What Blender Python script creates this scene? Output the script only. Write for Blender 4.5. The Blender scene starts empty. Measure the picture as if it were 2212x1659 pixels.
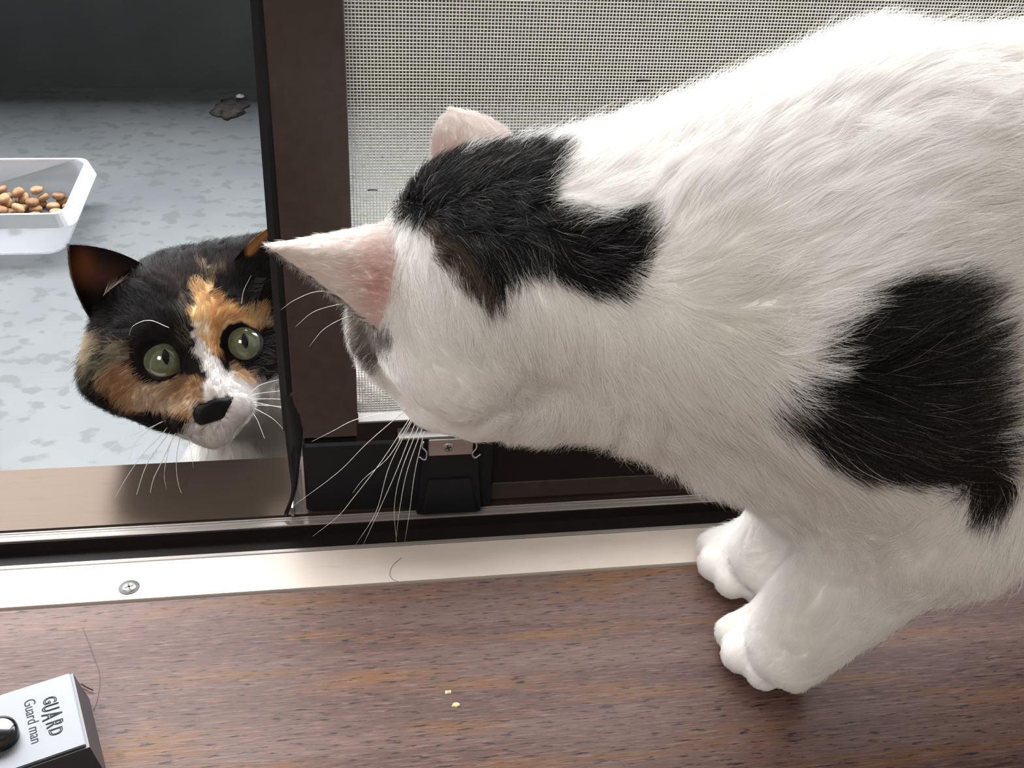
import bpy, bmesh, math, random
import numpy as np
from mathutils import Vector, Matrix
from mathutils.bvhtree import BVHTree
from mathutils.kdtree import KDTree

SC = bpy.context.scene
COL = SC.collection
PI = math.pi

# ------------------------------------------------------------------ camera
FPX, CX, CY = 2270.37, 1106.0, 829.5
RM = np.array([[0.98741, 0.03763, -0.15367], [-0.14746, 0.57100, -0.80759], [0.05735, 0.82009, 0.56936]])
CAM = np.array([0.0, -0.3285, 0.335])
cd = bpy.data.cameras.new('camera')
cam = bpy.data.objects.new('camera', cd)
COL.objects.link(cam)
M = Matrix([list(RM[0]) + [CAM[0]], list(RM[1]) + [CAM[1]], list(RM[2]) + [CAM[2]], [0, 0, 0, 1]])
q = M.to_quaternion()
cam.rotation_mode = 'QUATERNION'
cam.rotation_quaternion = q
cam.location = CAM
cd.sensor_fit = 'HORIZONTAL'
cd.sensor_width = 36.0
cd.lens = FPX / 2212.0 * 36.0
cd.clip_start = 0.01
cd.clip_end = 200
SC.camera = cam
SC.cycles.max_bounces = 14
SC.cycles.diffuse_bounces = 7
SC.cycles.adaptive_threshold = 0.04

# ------------------------------------------------------------------ sky, window portal, fill light, exposure
world = bpy.data.worlds.new('overcast_sky')
SC.world = world
world.use_nodes = True
wn = world.node_tree.nodes
wl = world.node_tree.links
bg = wn['Background']
tc = wn.new('ShaderNodeTexCoord')
nz = wn.new('ShaderNodeTexNoise')
nz.inputs['Scale'].default_value = 2.5
nz.inputs['Detail'].default_value = 4
rp = wn.new('ShaderNodeValToRGB')
rp.color_ramp.elements[0].color = (0.80, 0.86, 0.93, 1)
rp.color_ramp.elements[1].color = (1.0, 0.985, 0.96, 1)
wl.new(tc.outputs['Generated'], nz.inputs['Vector'])
wl.new(nz.outputs['Fac'], rp.inputs['Fac'])
sp_ = wn.new('ShaderNodeSeparateXYZ')
wl.new(tc.outputs['Generated'], sp_.inputs[0])
hz_ = wn.new('ShaderNodeMapRange')
hz_.inputs[1].default_value = -0.03
hz_.inputs[2].default_value = 0.03
wl.new(sp_.outputs['Z'], hz_.inputs[0])
gm_ = wn.new('ShaderNodeMix')
gm_.data_type = 'RGBA'
gm_.inputs[6].default_value = (0.20, 0.21, 0.20, 1)
wl.new(hz_.outputs[0], gm_.inputs[0])
wl.new(rp.outputs['Color'], gm_.inputs[7])
zg_ = wn.new('ShaderNodeMapRange')         # an overcast sky is brighter overhead
zg_.inputs[1].default_value = 0.0
zg_.inputs[2].default_value = 1.0
zg_.inputs[3].default_value = 0.8
zg_.inputs[4].default_value = 1.5
wl.new(sp_.outputs['Z'], zg_.inputs[0])
st_ = wn.new('ShaderNodeMath')
st_.operation = 'MULTIPLY'
st_.inputs[1].default_value = 17.0
wl.new(zg_.outputs[0], st_.inputs[0])
wl.new(st_.outputs[0], bg.inputs['Strength'])
wl.new(gm_.outputs[2], bg.inputs['Color'])

SC.view_settings.view_transform = 'Standard'
SC.view_settings.look = 'None'
SC.view_settings.gamma = 1.0
SC.view_settings.use_curve_mapping = False
SC.view_settings.exposure = 0.0

def area_light(name, loc, rot, sx, sy, power, color=(1, 1, 1), portal=False):
    L = bpy.data.lights.new(name, 'AREA')
    L.shape = 'RECTANGLE'
    L.size = sx
    L.size_y = sy
    L.energy = power
    L.color = color
    if portal:
        L.cycles.is_portal = True
    o = bpy.data.objects.new(name, L)
    COL.objects.link(o)
    o.location = loc
    o.rotation_euler = rot
    return o

# daylight enters the room through the window opening (sampling portal of the sky)
area_light('window_daylight', (0.18, 0.088, 0.525), (math.radians(-90), 0, 0), 0.96, 1.05, 1.0, portal=True)
# fill light added behind the viewer to brighten the white cat's near side
area_light('added_fill_light', (-0.55, -1.15, 1.30), (math.radians(48), 0, math.radians(-24)), 0.5, 0.5, 12.5, (1.0, 0.975, 0.94))

# ------------------------------------------------------------------ helpers
def _n(a):
    return a / np.linalg.norm(a)

def ray(u, v):
    return _n(RM @ np.array([u - CX, -(v - CY), -FPX]))

def at(u, v, y):
    """the point of the vertical plane at depth y that the photograph shows at pixel u, v"""
    d = ray(u, v)
    return CAM + d * ((y - CAM[1]) / d[1])

def onz(u, v, z=0.0):
    d = ray(u, v)
    return CAM + d * ((z - CAM[2]) / d[2])

def proj(P):
    c = (np.asarray(P, float) - CAM) @ RM
    return CX - FPX * c[..., 0] / c[..., 2], CY + FPX * c[..., 1] / c[..., 2], -c[..., 2]

def S(u, v, y, rpx):
    p = at(u, v, y)
    return (p, rpx * proj(p)[2] / FPX)

def tag(o, label=None, cat=None, group=None, kind=None):
    if label: o['label'] = label
    if cat: o['category'] = cat
    if group: o['group'] = group
    if kind: o['kind'] = kind
    return o

def link(o, parent=None):
    COL.objects.link(o)
    if parent is not None:
        o.parent = parent
    return o

def mesh_obj(name, verts, faces, mat, parent=None, smooth=True):
    me = bpy.data.meshes.new(name)
    me.from_pydata([tuple(map(float, v)) for v in verts], [], [tuple(map(int, f)) for f in faces])
    me.update()
    if smooth:
        me.polygons.foreach_set('use_smooth', [True] * len(me.polygons))
    if mat: me.materials.append(mat)
    return link(bpy.data.objects.new(name, me), parent)

def bm_obj(name, bm, mat, parent=None, smooth=False):
    me = bpy.data.meshes.new(name)
    bmesh.ops.recalc_face_normals(bm, faces=bm.faces)
    bm.to_mesh(me)
    bm.free()
    if smooth:
        me.polygons.foreach_set('use_smooth', [True] * len(me.polygons))
    if mat: me.materials.append(mat)
    return link(bpy.data.objects.new(name, me), parent)

def box_bm(x0, x1, y0, y1, z0, z1, bevel=0.0, bm=None, seg=1):
    bm2 = bmesh.new()
    bmesh.ops.create_cube(bm2, size=1.0)
    for v in bm2.verts:
        v.co = Vector(((x0 + x1) / 2 + v.co.x * (x1 - x0), (y0 + y1) / 2 + v.co.y * (y1 - y0), (z0 + z1) / 2 + v.co.z * (z1 - z0)))
    if bevel > 0:
        bmesh.ops.bevel(bm2, geom=bm2.edges[:], offset=bevel, segments=seg, affect='EDGES')
    if bm is None:
        return bm2
    me = bpy.data.meshes.new('tmp')
    bm2.to_mesh(me)
    bm2.free()
    bm.from_mesh(me)
    bpy.data.meshes.remove(me)
    return bm

def box(name, x0, x1, y0, y1, z0, z1, mat, parent=None, bevel=0.0):
    return bm_obj(name, box_bm(x0, x1, y0, y1, z0, z1, bevel), mat, parent)

def empty(name, loc=(0, 0, 0)):
    o = bpy.data.objects.new(name, None)
    o.empty_display_size = 0.02
    COL.objects.link(o)
    o.location = loc
    bpy.context.view_layer.update()
    return o

def catmull(pts, n):
    pts = np.asarray(pts, float)
    P = np.vstack([2 * pts[0] - pts[1], pts, 2 * pts[-1] - pts[-2]])
    out = []
    m = len(pts) - 1
    for i in range(n + 1):
        t = i / n * m
        k = min(int(t), m - 1)
        t -= k
        p0, p1, p2, p3 = P[k], P[k + 1], P[k + 2], P[k + 3]
        out.append(0.5 * ((2 * p1) + (-p0 + p2) * t + (2 * p0 - 5 * p1 + 4 * p2 - p3) * t * t + (-p0 + 3 * p1 - 3 * p2 + p3) * t ** 3))
    return np.array(out)

def tube_geo(pts, r0, r1=None, sides=6, prof=None):
    pts = np.asarray(pts, float)
    r1 = r0 if r1 is None else r1
    n = len(pts)
    V, F = [], []
    up = np.array([0.13, 0.21, 0.97])
    for i in range(n):
        t = pts[min(i + 1, n - 1)] - pts[max(i - 1, 0)]
        t = _n(t)
        a = _n(np.cross(t, up))
        b = np.cross(t, a)
        r = prof(i / (n - 1)) if prof else r0 + (r1 - r0) * i / (n - 1)
        for k in range(sides):
            an = 2 * PI * k / sides
            V.append(pts[i] + r * (math.cos(an) * a + math.sin(an) * b))
    for i in range(n - 1):
        for k in range(sides):
            k2 = (k + 1) % sides
            F.append((i * sides + k, i * sides + k2, (i + 1) * sides + k2, (i + 1) * sides + k))
    F.append(tuple(range(sides))[::-1])
    F.append(tuple((n - 1) * sides + k for k in range(sides)))
    return V, F

def tube(name, pts, r0, r1, mat, parent=None, sides=6, steps=None):
    if steps: pts = catmull(pts, steps)
    V, F = tube_geo(pts, r0, r1, sides)
    return mesh_obj(name, V, F, mat, parent)

def poly_prism(name, outline, z0, z1, mat, parent=None, bevel=0.0):
    bm = bmesh.new()
    vs = [bm.verts.new((p[0], p[1], z0)) for p in outline]
    f = bm.faces.new(vs)
    r = bmesh.ops.extrude_face_region(bm, geom=[f])
    for e in r['geom']:
        if isinstance(e, bmesh.types.BMVert):
            e.co.z = z1
    bmesh.ops.recalc_face_normals(bm, faces=bm.faces)
    if bevel:
        bmesh.ops.bevel(bm, geom=bm.edges[:], offset=bevel, segments=2, affect='EDGES')
    return bm_obj(name, bm, mat, parent)

# ------------------------------------------------------------------ materials
def mat_new(name):
    m = bpy.data.materials.new(name)
    m.use_nodes = True
    nt = m.node_tree
    return m, nt, nt.nodes['Principled BSDF'], nt.nodes['Material Output']

def simple(name, col, rough=0.5, metal=0.0, spec=0.5, var=0.0, scale=40.0, bump=0.0, stretch=(1, 1, 1)):
    m, nt, b, o = mat_new(name)
    b.inputs['Base Color'].default_value = (*col, 1)
    b.inputs['Roughness'].default_value = rough
    b.inputs['Metallic'].default_value = metal
    b.inputs['Specular IOR Level'].default_value = spec
    if var > 0 or bump > 0:
        t = nt.nodes.new('ShaderNodeTexCoord')
        mp = nt.nodes.new('ShaderNodeMapping')
        mp.inputs['Scale'].default_value = stretch
        n = nt.nodes.new('ShaderNodeTexNoise')
        n.inputs['Scale'].default_value = scale
        n.inputs['Detail'].default_value = 5
        nt.links.new(t.outputs['Object'], mp.inputs['Vector'])
        nt.links.new(mp.outputs['Vector'], n.inputs['Vector'])
        if var > 0:
            r = nt.nodes.new('ShaderNodeValToRGB')
            r.color_ramp.elements[0].position = 0.3
            r.color_ramp.elements[1].position = 0.7
            r.color_ramp.elements[0].color = (*[c * (1 - var) for c in col], 1)
            r.color_ramp.elements[1].color = (*[min(1, c * (1 + var)) for c in col], 1)
            nt.links.new(n.outputs['Fac'], r.inputs['Fac'])
            nt.links.new(r.outputs['Color'], b.inputs['Base Color'])
        if bump > 0:
            bp = nt.nodes.new('ShaderNodeBump')
            bp.inputs['Strength'].default_value = bump
            bp.inputs['Distance'].default_value = 0.0006
            nt.links.new(n.outputs['Fac'], bp.inputs['Height'])
            nt.links.new(bp.outputs['Normal'], b.inputs['Normal'])
    return m

def ramp(nt, stops):
    r = nt.nodes.new('ShaderNodeValToRGB')
    e = r.color_ramp.elements
    while len(e) < len(stops): e.new(0.5)
    for k, (p, c) in enumerate(stops):
        e[k].position = p
        e[k].color = (*c, 1)
    return r

def noise(nt, vec, scale, detail=5, rough=0.6, dist=0.0):
    n = nt.nodes.new('ShaderNodeTexNoise')
    n.inputs['Scale'].default_value = scale
    n.inputs['Detail'].default_value = detail
    n.inputs['Roughness'].default_value = rough
    n.inputs['Distortion'].default_value = dist
    nt.links.new(vec, n.inputs['Vector'])
    return n

def mapping(nt, vec, scale, loc=(0, 0, 0)):
    mp = nt.nodes.new('ShaderNodeMapping')
    mp.inputs['Scale'].default_value = scale
    mp.inputs['Location'].default_value = loc
    nt.links.new(vec, mp.inputs['Vector'])
    return mp.outputs['Vector']

def mix(nt, fac, a, b, mode='MIX'):
    x = nt.nodes.new('ShaderNodeMix')
    x.data_type = 'RGBA'
    x.blend_type = mode
    for s, v in ((x.inputs[0], fac), (x.inputs[6], a), (x.inputs[7], b)):
        if hasattr(v, 'is_linked'): nt.links.new(v, s)
        elif isinstance(v, tuple): s.default_value = (*v, 1)
        else: s.default_value = v
    return x.outputs[2]

def wood_material():
    m, nt, b, o = mat_new('dark_red_wood')
    t = nt.nodes.new('ShaderNodeTexCoord').outputs['Object']
    # slow bands across the grain
    band = noise(nt, mapping(nt, t, (1.2, 26, 26)), 1.6, 3)
    c1 = ramp(nt, [(0.30, (0.062, 0.029, 0.022)), (0.48, (0.086, 0.046, 0.037)), (0.60, (0.112, 0.066, 0.054)), (0.72, (0.075, 0.037, 0.028))])
    nt.links.new(band.outputs['Fac'], c1.inputs['Fac'])
    # orange worn streaks
    og = noise(nt, mapping(nt, t, (7, 60, 60), (0.3, 0.11, 0)), 1.3, 4)
    om = ramp(nt, [(0.52, (0, 0, 0)), (0.66, (1, 1, 1))])
    nt.links.new(og.outputs['Fac'], om.inputs['Fac'])
    c2 = mix(nt, om.outputs['Color'], c1.outputs['Color'], (0.13, 0.058, 0.02))
    # pale dry fibres
    fb = noise(nt, mapping(nt, t, (34, 420, 420)), 2.4, 6, 0.65)
    fm = ramp(nt, [(0.50, (0, 0, 0)), (0.66, (0.75, 0.75, 0.75))])
    nt.links.new(fb.outputs['Fac'], fm.inputs['Fac'])
    c3 = mix(nt, fm.outputs['Color'], c2, (0.185, 0.118, 0.098))
    # dark pores
    po = noise(nt, mapping(nt, t, (60, 460, 460), (2, 3, 1)), 2.0, 4, 0.6)
    pm = ramp(nt, [(0.56, (0, 0, 0)), (0.66, (1, 1, 1))])
    nt.links.new(po.outputs['Fac'], pm.inputs['Fac'])
    c4 = mix(nt, pm.outputs['Color'], c3, (0.012, 0.007, 0.006))
    nt.links.new(c4, b.inputs['Base Color'])
    rr = ramp(nt, [(0.3, (0.36, 0.36, 0.36)), (0.7, (0.56, 0.56, 0.56))])
    nt.links.new(fb.outputs['Fac'], rr.inputs['Fac'])
    nt.links.new(rr.outputs['Color'], b.inputs['Roughness'])
    b.inputs['Specular IOR Level'].default_value = 0.2
    bp = nt.nodes.new('ShaderNodeBump')
    bp.inputs['Strength'].default_value = 0.35
    bp.inputs['Distance'].default_value = 0.0006
    nt.links.new(fb.outputs['Fac'], bp.inputs['Height'])
    nt.links.new(bp.outputs['Normal'], b.inputs['Normal'])
    return m

def floor_material():
    m, nt, b, o = mat_new('balcony_paint')
    t = nt.nodes.new('ShaderNodeTexCoord').outputs['Object']
    big = noise(nt, mapping(nt, t, (3, 3, 3)), 2.0, 3)
    c1 = ramp(nt, [(0.35, (0.110, 0.118, 0.124)), (0.65, (0.140, 0.145, 0.146))])
    nt.links.new(big.outputs['Fac'], c1.inputs['Fac'])
    sp = noise(nt, mapping(nt, t, (62, 76, 62)), 1.0, 2, 0.4)
    sm = ramp(nt, [(0.56, (0, 0, 0)), (0.64, (0.75, 0.75, 0.75))])
    nt.links.new(sp.outputs['Fac'], sm.inputs['Fac'])
    c2 = mix(nt, sm.outputs['Color'], c1.outputs['Color'], (0.088, 0.095, 0.092))
    vo = nt.nodes.new('ShaderNodeTexVoronoi')
    vo.inputs['Scale'].default_value = 26
    nt.links.new(t, vo.inputs['Vector'])
    dm = ramp(nt, [(0.0, (1, 1, 1)), (0.085, (0, 0, 0))])
    nt.links.new(vo.outputs['Distance'], dm.inputs['Fac'])
    rnd = ramp(nt, [(0.74, (0, 0, 0)), (0.76, (0.5, 0.5, 0.5))])
    nt.links.new(vo.outputs['Color'], rnd.inputs['Fac'])
    dmm = mix(nt, 1.0, dm.outputs['Color'], rnd.outputs['Color'], 'MULTIPLY')
    c3 = mix(nt, dmm, c2, (0.045, 0.048, 0.045))
    nt.links.new(c3, b.inputs['Base Color'])
    b.inputs['Roughness'].default_value = 0.6
    b.inputs['Specular IOR Level'].default_value = 0.22
    return m

def brushed(name, col, rough, var=0.12, metal=1.0):
    m, nt, b, o = mat_new(name)
    t = nt.nodes.new('ShaderNodeTexCoord').outputs['Object']
    n1 = noise(nt, mapping(nt, t, (6, 3800, 3800)), 1.5, 3)
    r = ramp(nt, [(0.3, tuple(c * (1 - var) for c in col)), (0.7, tuple(min(1, c * (1 + var * 0.5)) for c in col))])
    nt.links.new(n1.outputs['Fac'], r.inputs['Fac'])
    st = noise(nt, mapping(nt, t, (14, 60, 60), (1.3, 0, 0)), 2.0, 4)
    sm = ramp(nt, [(0.60, (0, 0, 0)), (0.74, (0.35, 0.35, 0.35))])
    nt.links.new(st.outputs['Fac'], sm.inputs['Fac'])
    c = mix(nt, sm.outputs['Color'], r.outputs['Color'], tuple(x * 0.55 for x in col))
    nt.links.new(c, b.inputs['Base Color'])
    b.inputs['Metallic'].default_value = metal
    b.inputs['Roughness'].default_value = rough
    bp = nt.nodes.new('ShaderNodeBump')
    # brushed lengthwise: the gloss spreads across the strip
    b.inputs['Anisotropic'].default_value = 0.97
    tg = nt.nodes.new('ShaderNodeCombineXYZ')
    tg.inputs[1].default_value = 1.0
    nt.links.new(tg.outputs[0], b.inputs['Tangent'])
    bp.inputs['Strength'].default_value = 0.08
    bp.inputs['Distance'].default_value = 0.0002
    nt.links.new(n1.outputs['Fac'], bp.inputs['Height'])
    nt.links.new(bp.outputs['Normal'], b.inputs['Normal'])
    return m

def fur_material(name, hair=True):
    m, nt, b, o = mat_new(name)
    a = nt.nodes.new('ShaderNodeAttribute')
    a.attribute_name = 'coat'
    nt.links.new(a.outputs['Color'], b.inputs['Base Color'])
    b.inputs['Roughness'].default_value = 0.48 if hair else 0.9
    b.inputs['Specular IOR Level'].default_value = 0.35 if hair else 0.05
    if hair:
        tr = nt.nodes.new('ShaderNodeBsdfTranslucent')
        nt.links.new(a.outputs['Color'], tr.inputs['Color'])
        mx = nt.nodes.new('ShaderNodeMixShader')
        mx.inputs[0].default_value = 0.45
        nt.links.new(b.outputs[0], mx.inputs[1])
        nt.links.new(tr.outputs[0], mx.inputs[2])
        nt.links.new(mx.outputs[0], o.inputs['Surface'])
    return m

MW = wood_material()
MF = floor_material()
M_WALL = simple('parapet_paint', (0.064, 0.067, 0.069), 0.8, var=0.12, scale=14)
M_HOUSE = simple('house_render', (0.07, 0.07, 0.069), 0.85, var=0.05, scale=60)
M_ROOM = simple('room_wallpaper', (0.78, 0.77, 0.745), 0.9, var=0.03, scale=90)
M_ROOMFLOOR = simple('room_floor_wood', (0.36, 0.24, 0.15), 0.5, var=0.2, scale=8, stretch=(1, 12, 1))
M_ALU = brushed('pale_aluminium', (0.62, 0.535, 0.475), 0.50, 0.05, 0.15)
M_ALU2 = brushed('sill_aluminium', (0.100, 0.074, 0.057), 0.42, 0.12, 0.8)
M_RAIL = brushed('rail_aluminium', (0.34, 0.31, 0.29), 0.4, 0.1, 0.6)
M_BROWN = simple('dark_brown_anodised', (0.040, 0.027, 0.023), 0.42, spec=0.4, var=0.15, scale=200, bump=0.05)
M_CHAN = simple('channel_brown', (0.013, 0.0095, 0.0095), 0.6, spec=0.12, var=0.1, scale=120)
M_BLACK = simple('black_plastic', (0.008, 0.008, 0.0095), 0.5, spec=0.2)
M_RUB = simple('black_rubber', (0.008, 0.0085, 0.010), 0.42, spec=0.22, bump=0.1, scale=160)
M_PILE = simple('grey_brush_pile', (0.16, 0.16, 0.16), 0.9, var=0.3, scale=900, stretch=(1, 1, 0.1))
M_STEEL = simple('zinc_steel', (0.62, 0.61, 0.60), 0.33, metal=1.0, var=0.06, scale=80)
M_LEDGE = simple('sash_ledge_metal', (0.16, 0.15, 0.138), 0.42, metal=0.5, var=0.05, scale=80)
M_SCREW = simple('screw_steel', (0.34, 0.315, 0.29), 0.4, metal=0.7)
M_DARKMETAL = simple('screw_recess', (0.03, 0.026, 0.024), 0.5)

# ------------------------------------------------------------------ the room and the balcony
X0, X1 = -0.30, 0.66            # window opening
WT = 1.05
FZ = -0.15                      # balcony floor
PY = 1.052                      # inner face of the parapet
def struct(o):
    o['kind'] = 'structure'
    return o

struct(box('wall_front_lower', X0, X1, -0.06, 0.088, -0.5, -0.032, M_HOUSE))
struct(box('wall_front_upper', -1.6, 2.0, -0.06, 0.02, WT, 1.9, M_ROOM))
struct(box('wall_front_left', -1.6, X0, -0.06, 0.02, -0.032, WT, M_ROOM))
struct(box('wall_front_right', X1, 2.0, -0.06, 0.02, -0.032, WT, M_ROOM))
struct(box('wall_outer_upper', -2.2, 2.6, 0.02, 0.088, WT, 2.16, M_HOUSE))
struct(box('wall_outer_left', -2.2, X0, 0.02, 0.088, -0.5, WT, M_HOUSE))
struct(box('wall_outer_right', X1, 2.6, 0.02, 0.088, -0.5, WT, M_HOUSE))
struct(box('wall_left', -1.66, -1.6, -2.6, 0.088, -0.5, 1.9, M_ROOM))
struct(box('wall_right', 2.0, 2.06, -2.6, 0.088, -0.5, 1.9, M_ROOM))
struct(box('wall_back', -1.66, 2.06, -2.66, -2.6, -0.5, 1.9, M_ROOM))
struct(box('ceiling', -1.66, 2.06, -2.66, 0.088, 1.9, 1.96, M_ROOM))
struct(box('floor', -1.66, 2.06, -2.66, 0.088, -0.56, -0.5, M_ROOMFLOOR))
struct(box('floor_balcony', -2.2, 2.6, 0.088, 1.2, FZ - 0.06, FZ, MF))
struct(box('wall_parapet', -2.2, 2.6, PY, PY + 0.12, FZ - 0.06, 0.45, M_WALL))
struct(box('wall_balcony_left', -2.26, -2.2, 0.088, PY + 0.12, FZ - 0.06, 2.16, M_WALL))
struct(box('wall_balcony_right', 2.6, 2.66, 0.088, PY + 0.12, FZ - 0.06, 2.16, M_WALL))

struct(box('ceiling_sky_block', -2.26, 2.66, 0.088, PY + 0.12, 2.1, 2.16, M_HOUSE))  # unseen slab added to block overhead sky and darken the far floor

# wooden sill board and metal track of the window
struct(box('trim_wooden_sill', X0, X1, -0.19, -0.0002, -0.032, 0.0, MW, bevel=0.0015))
struct(box('trim_inner_strip', X0, X1, 0.0, 0.0219, -0.012, 0.0004, M_ALU))
tr = empty('trim_track')
struct(tr)
box('inner_lip', X0, X1, 0.0224, 0.0246, -0.012, 0.0006, M_RAIL, tr, 0.0003)
box('lip_joint', X0, X1, 0.0219, 0.0224, -0.012, -0.002, M_CHAN, tr)
box('dark_channel', X0, X1, 0.0246, 0.0403, -0.012, -0.006, M_CHAN, tr)
box('channel_side', X0, X1, 0.0395, 0.0403, -0.006, -0.0005, M_CHAN, tr)
box('guide_rail', X0, X1, 0.0403, 0.0432, -0.012, 0.0002, M_RAIL, tr, 0.0003)
box('guide_rail', X0, X1, 0.0434, 0.0447, -0.012, 0.0002, M_RAIL, tr, 0.0003)
box('guide_rail', X0, X1, 0.0449, 0.0459, -0.012, 0.0004, M_RAIL, tr, 0.0003)
box('rear_groove', X0, X1, 0.0459, 0.0478, -0.012, -0.003, M_CHAN, tr)
struct(box('trim_outer_plate', X0, X1, 0.0478, 0.0908, -0.05, 0.0, M_ALU2))
wf = empty('window_1')
struct(wf)
box('jamb', X0 - 0.001, X0 + 0.03, 0.0, 0.09, -0.0, WT, M_BROWN, wf, 0.001)
box('jamb', X1 - 0.03, X1 + 0.001, 0.0, 0.09, -0.0, WT, M_BROWN, wf, 0.001)
box('head', X0 + 0.03, X1 - 0.03, 0.0, 0.09, WT - 0.03, WT + 0.001, M_BROWN, wf, 0.001)
fill_light = empty('added_fill_fixture', (-0.57, -1.20, 1.9))  # unseen fixture added as a body for the fill light
tag(fill_light, 'added white fill box hung unseen behind the viewer to brighten the room side', 'fill_light')
M_FILL, _nt, _b, _o = mat_new('fill_glow')
_b.inputs['Base Color'].default_value = (0.9, 0.88, 0.84, 1)
_b.inputs['Emission Color'].default_value = (1, 0.95, 0.9, 1)
_b.inputs['Emission Strength'].default_value = 1.5  # glow of the added fill box
sb_ = box_bm(-0.27, 0.27, -0.27, 0.27, -0.05, 0.05, 0.012)
sb_.transform(Matrix.Translation((0, 0, -0.62)) @ Matrix.Rotation(math.radians(-24), 4, 'Z') @ Matrix.Rotation(math.radians(48), 4, 'X') @ Matrix.Translation((0, 0, 0.075)))
bm_obj('fill_box', sb_, M_FILL, fill_light)
tube('fill_cord', [(0, 0, -0.02), (0, 0, -0.25), (0.01, -0.03, -0.50)], 0.004, 0.004, M_ROOM, fill_light, 8, 10)
box('fill_mount', -0.05, 0.05, -0.05, 0.05, -0.03, 0.0, M_ROOM, fill_light, 0.004)

# ------------------------------------------------------------------ screws
def screw(name, c, nrm, r, parent=None, ring=False):
    """countersunk cross head: dished ring, head, four arms of the cross recess"""
    e = empty(name)
    c = Vector(c)
    nrm = Vector(nrm).normalized()
    rot = nrm.to_track_quat('Z', 'Y').to_matrix().to_4x4()
    mt = Matrix.Translation(c) @ rot
    def lathe(nm, prof, mat, seg=20):
        V, F = [], []
        for (rr, zz) in prof:
            for k in range(seg):
                a = 2 * PI * k / seg
                V.append(mt @ Vector((rr * math.cos(a), rr * math.sin(a), zz)))
        for i in range(len(prof) - 1):
            for k in range(seg):
                k2 = (k + 1) % seg
                F.append((i * seg + k, i * seg + k2, (i + 1) * seg + k2, (i + 1) * seg + k))
        F.append(tuple((len(prof) - 1) * seg + k for k in range(seg)))
        return mesh_obj(nm, V, F, mat, e if parent is None else parent_e)
    parent_e = e
    if ring:
        lathe('countersink', [(r * 1.5, 0.00002), (r * 1.42, 0.0002), (r * 1.02, -0.0000), (r * 0.98, 0.00005)], M_DARKMETAL)
    lathe('screw_head', [(r, 0.0), (r * 0.95, 0.0003), (r * 0.6, 0.00055), (0.2 * r, 0.0006)], M_SCREW)
    bm = bmesh.new()
    for a in (0.35, 0.35 + PI / 2):
        b2 = box_bm(-r * 0.62, r * 0.62, -r * 0.13, r * 0.13, 0.0004, 0.00068)
        b2.transform(Matrix.Rotation(a, 4, 'Z'))
        me = bpy.data.meshes.new('t')
        b2.to_mesh(me); b2.free()
        bm.from_mesh(me)
        bpy.data.meshes.remove(me)
    bm.transform(mt)
    bm_obj('cross_recess', bm, M_DARKMETAL, e)
    if parent is not None:
        e.parent = parent
    return e

p = onz(279, 1269, 0.0004)
tag(screw('screw', (p[0], p[1], 0.0004), (0, 0, 1), 0.0029, ring=True), 'small cross-head screw sunk in the pale metal strip', 'screw')

# ------------------------------------------------------------------ the sliding insect screen
SY = 0.0465                      # inner face of the sash
sash = empty('screen_sash', (0.0, SY, 0.001))
tag(sash, 'sliding insect screen with dark brown frame and fine grey mesh', 'screen')
def sbox(name, x0, x1, y0, y1, z0, z1, mat, bevel=0.0006, parent=None):
    o = box(name, x0, x1, y0, y1, z0, z1, mat, None, bevel)
    o.parent = parent or sash
    o.matrix_parent_inverse = Matrix.Translation(-Vector(sash.location))
    return o
def skeep(o):
    o.parent = sash
    o.matrix_parent_inverse = Matrix.Translation(-Vector(sash.location))
    return o
SXL = at(575, 100, SY)[0]
SXR = at(746, 100, SY)[0]
SR = 0.60
LEDGE = 0.0535
sbox('stile', SXL, SXR, SY, SY + 0.017, 0.045, 0.92, M_BROWN)
sbox('stile', SR, SR + 0.028, SY, SY + 0.017, 0.004, 0.92, M_BROWN)
sbox('top_rail', SXR, SR, SY, SY + 0.017, 0.88, 0.92, M_BROWN)
sbox('bottom_rail', SXR - 0.001, SR, SY, SY + 0.016, 0.0135, LEDGE - 0.0008, M_CHAN)
sbox('rail_ledge', SXR + 0.0002, SR, SY - 0.0003, SY + 0.0065, LEDGE - 0.001, LEDGE, M_LEDGE, 0.0002)
sbox('rail_foot', SXR - 0.02, SR, SY + 0.0004, SY + 0.014, 0.003, 0.0135, M_BROWN)
XC = at(657, 1030, SY - 0.001)[0]
sbox('corner_cap', XC, SXR + 0.022, SY - 0.0012, SY + 0.017, 0.003, 0.0425, M_BLACK, 0.0012)
# rubber fin along the leading edge of the stile
gp = [at(u, v, SY + 0.003) for u, v in ((540, 0), (558, 240), (579, 520), (597, 760), (612, 930))]
g2 = [at(u, v, SY + 0.0015) for u, v in ((574, 0), (592, 240), (609, 520), (627, 760), (642, 930))]
V = []; F = []
zt = 0.92
ga = np.array([gp[0] + (gp[0] - gp[4]) * 3.6] + gp); gb = np.array([g2[0] + (g2[0] - g2[4]) * 3.6] + g2)
for i in range(len(ga)):
    a, b = ga[i], gb[i]
    V += [a, a + np.array([0, 0.006, 0]), b + np.array([0, 0.006, 0]), b, (a + b) / 2 + np.array([0, -0.0012, 0])]
for i in range(len(ga) - 1):
    for k in range(5):
        k2 = (k + 1) % 5
        F.append((i * 5 + k, i * 5 + k2, i * 5 + 5 + k2, i * 5 + 5 + k))
F.append((0, 1, 2, 3, 4)); F.append(tuple(len(V) - 1 - k for k in range(5)))
skeep(mesh_obj('rubber_fin', V, F, M_RUB, None, False))
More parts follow.
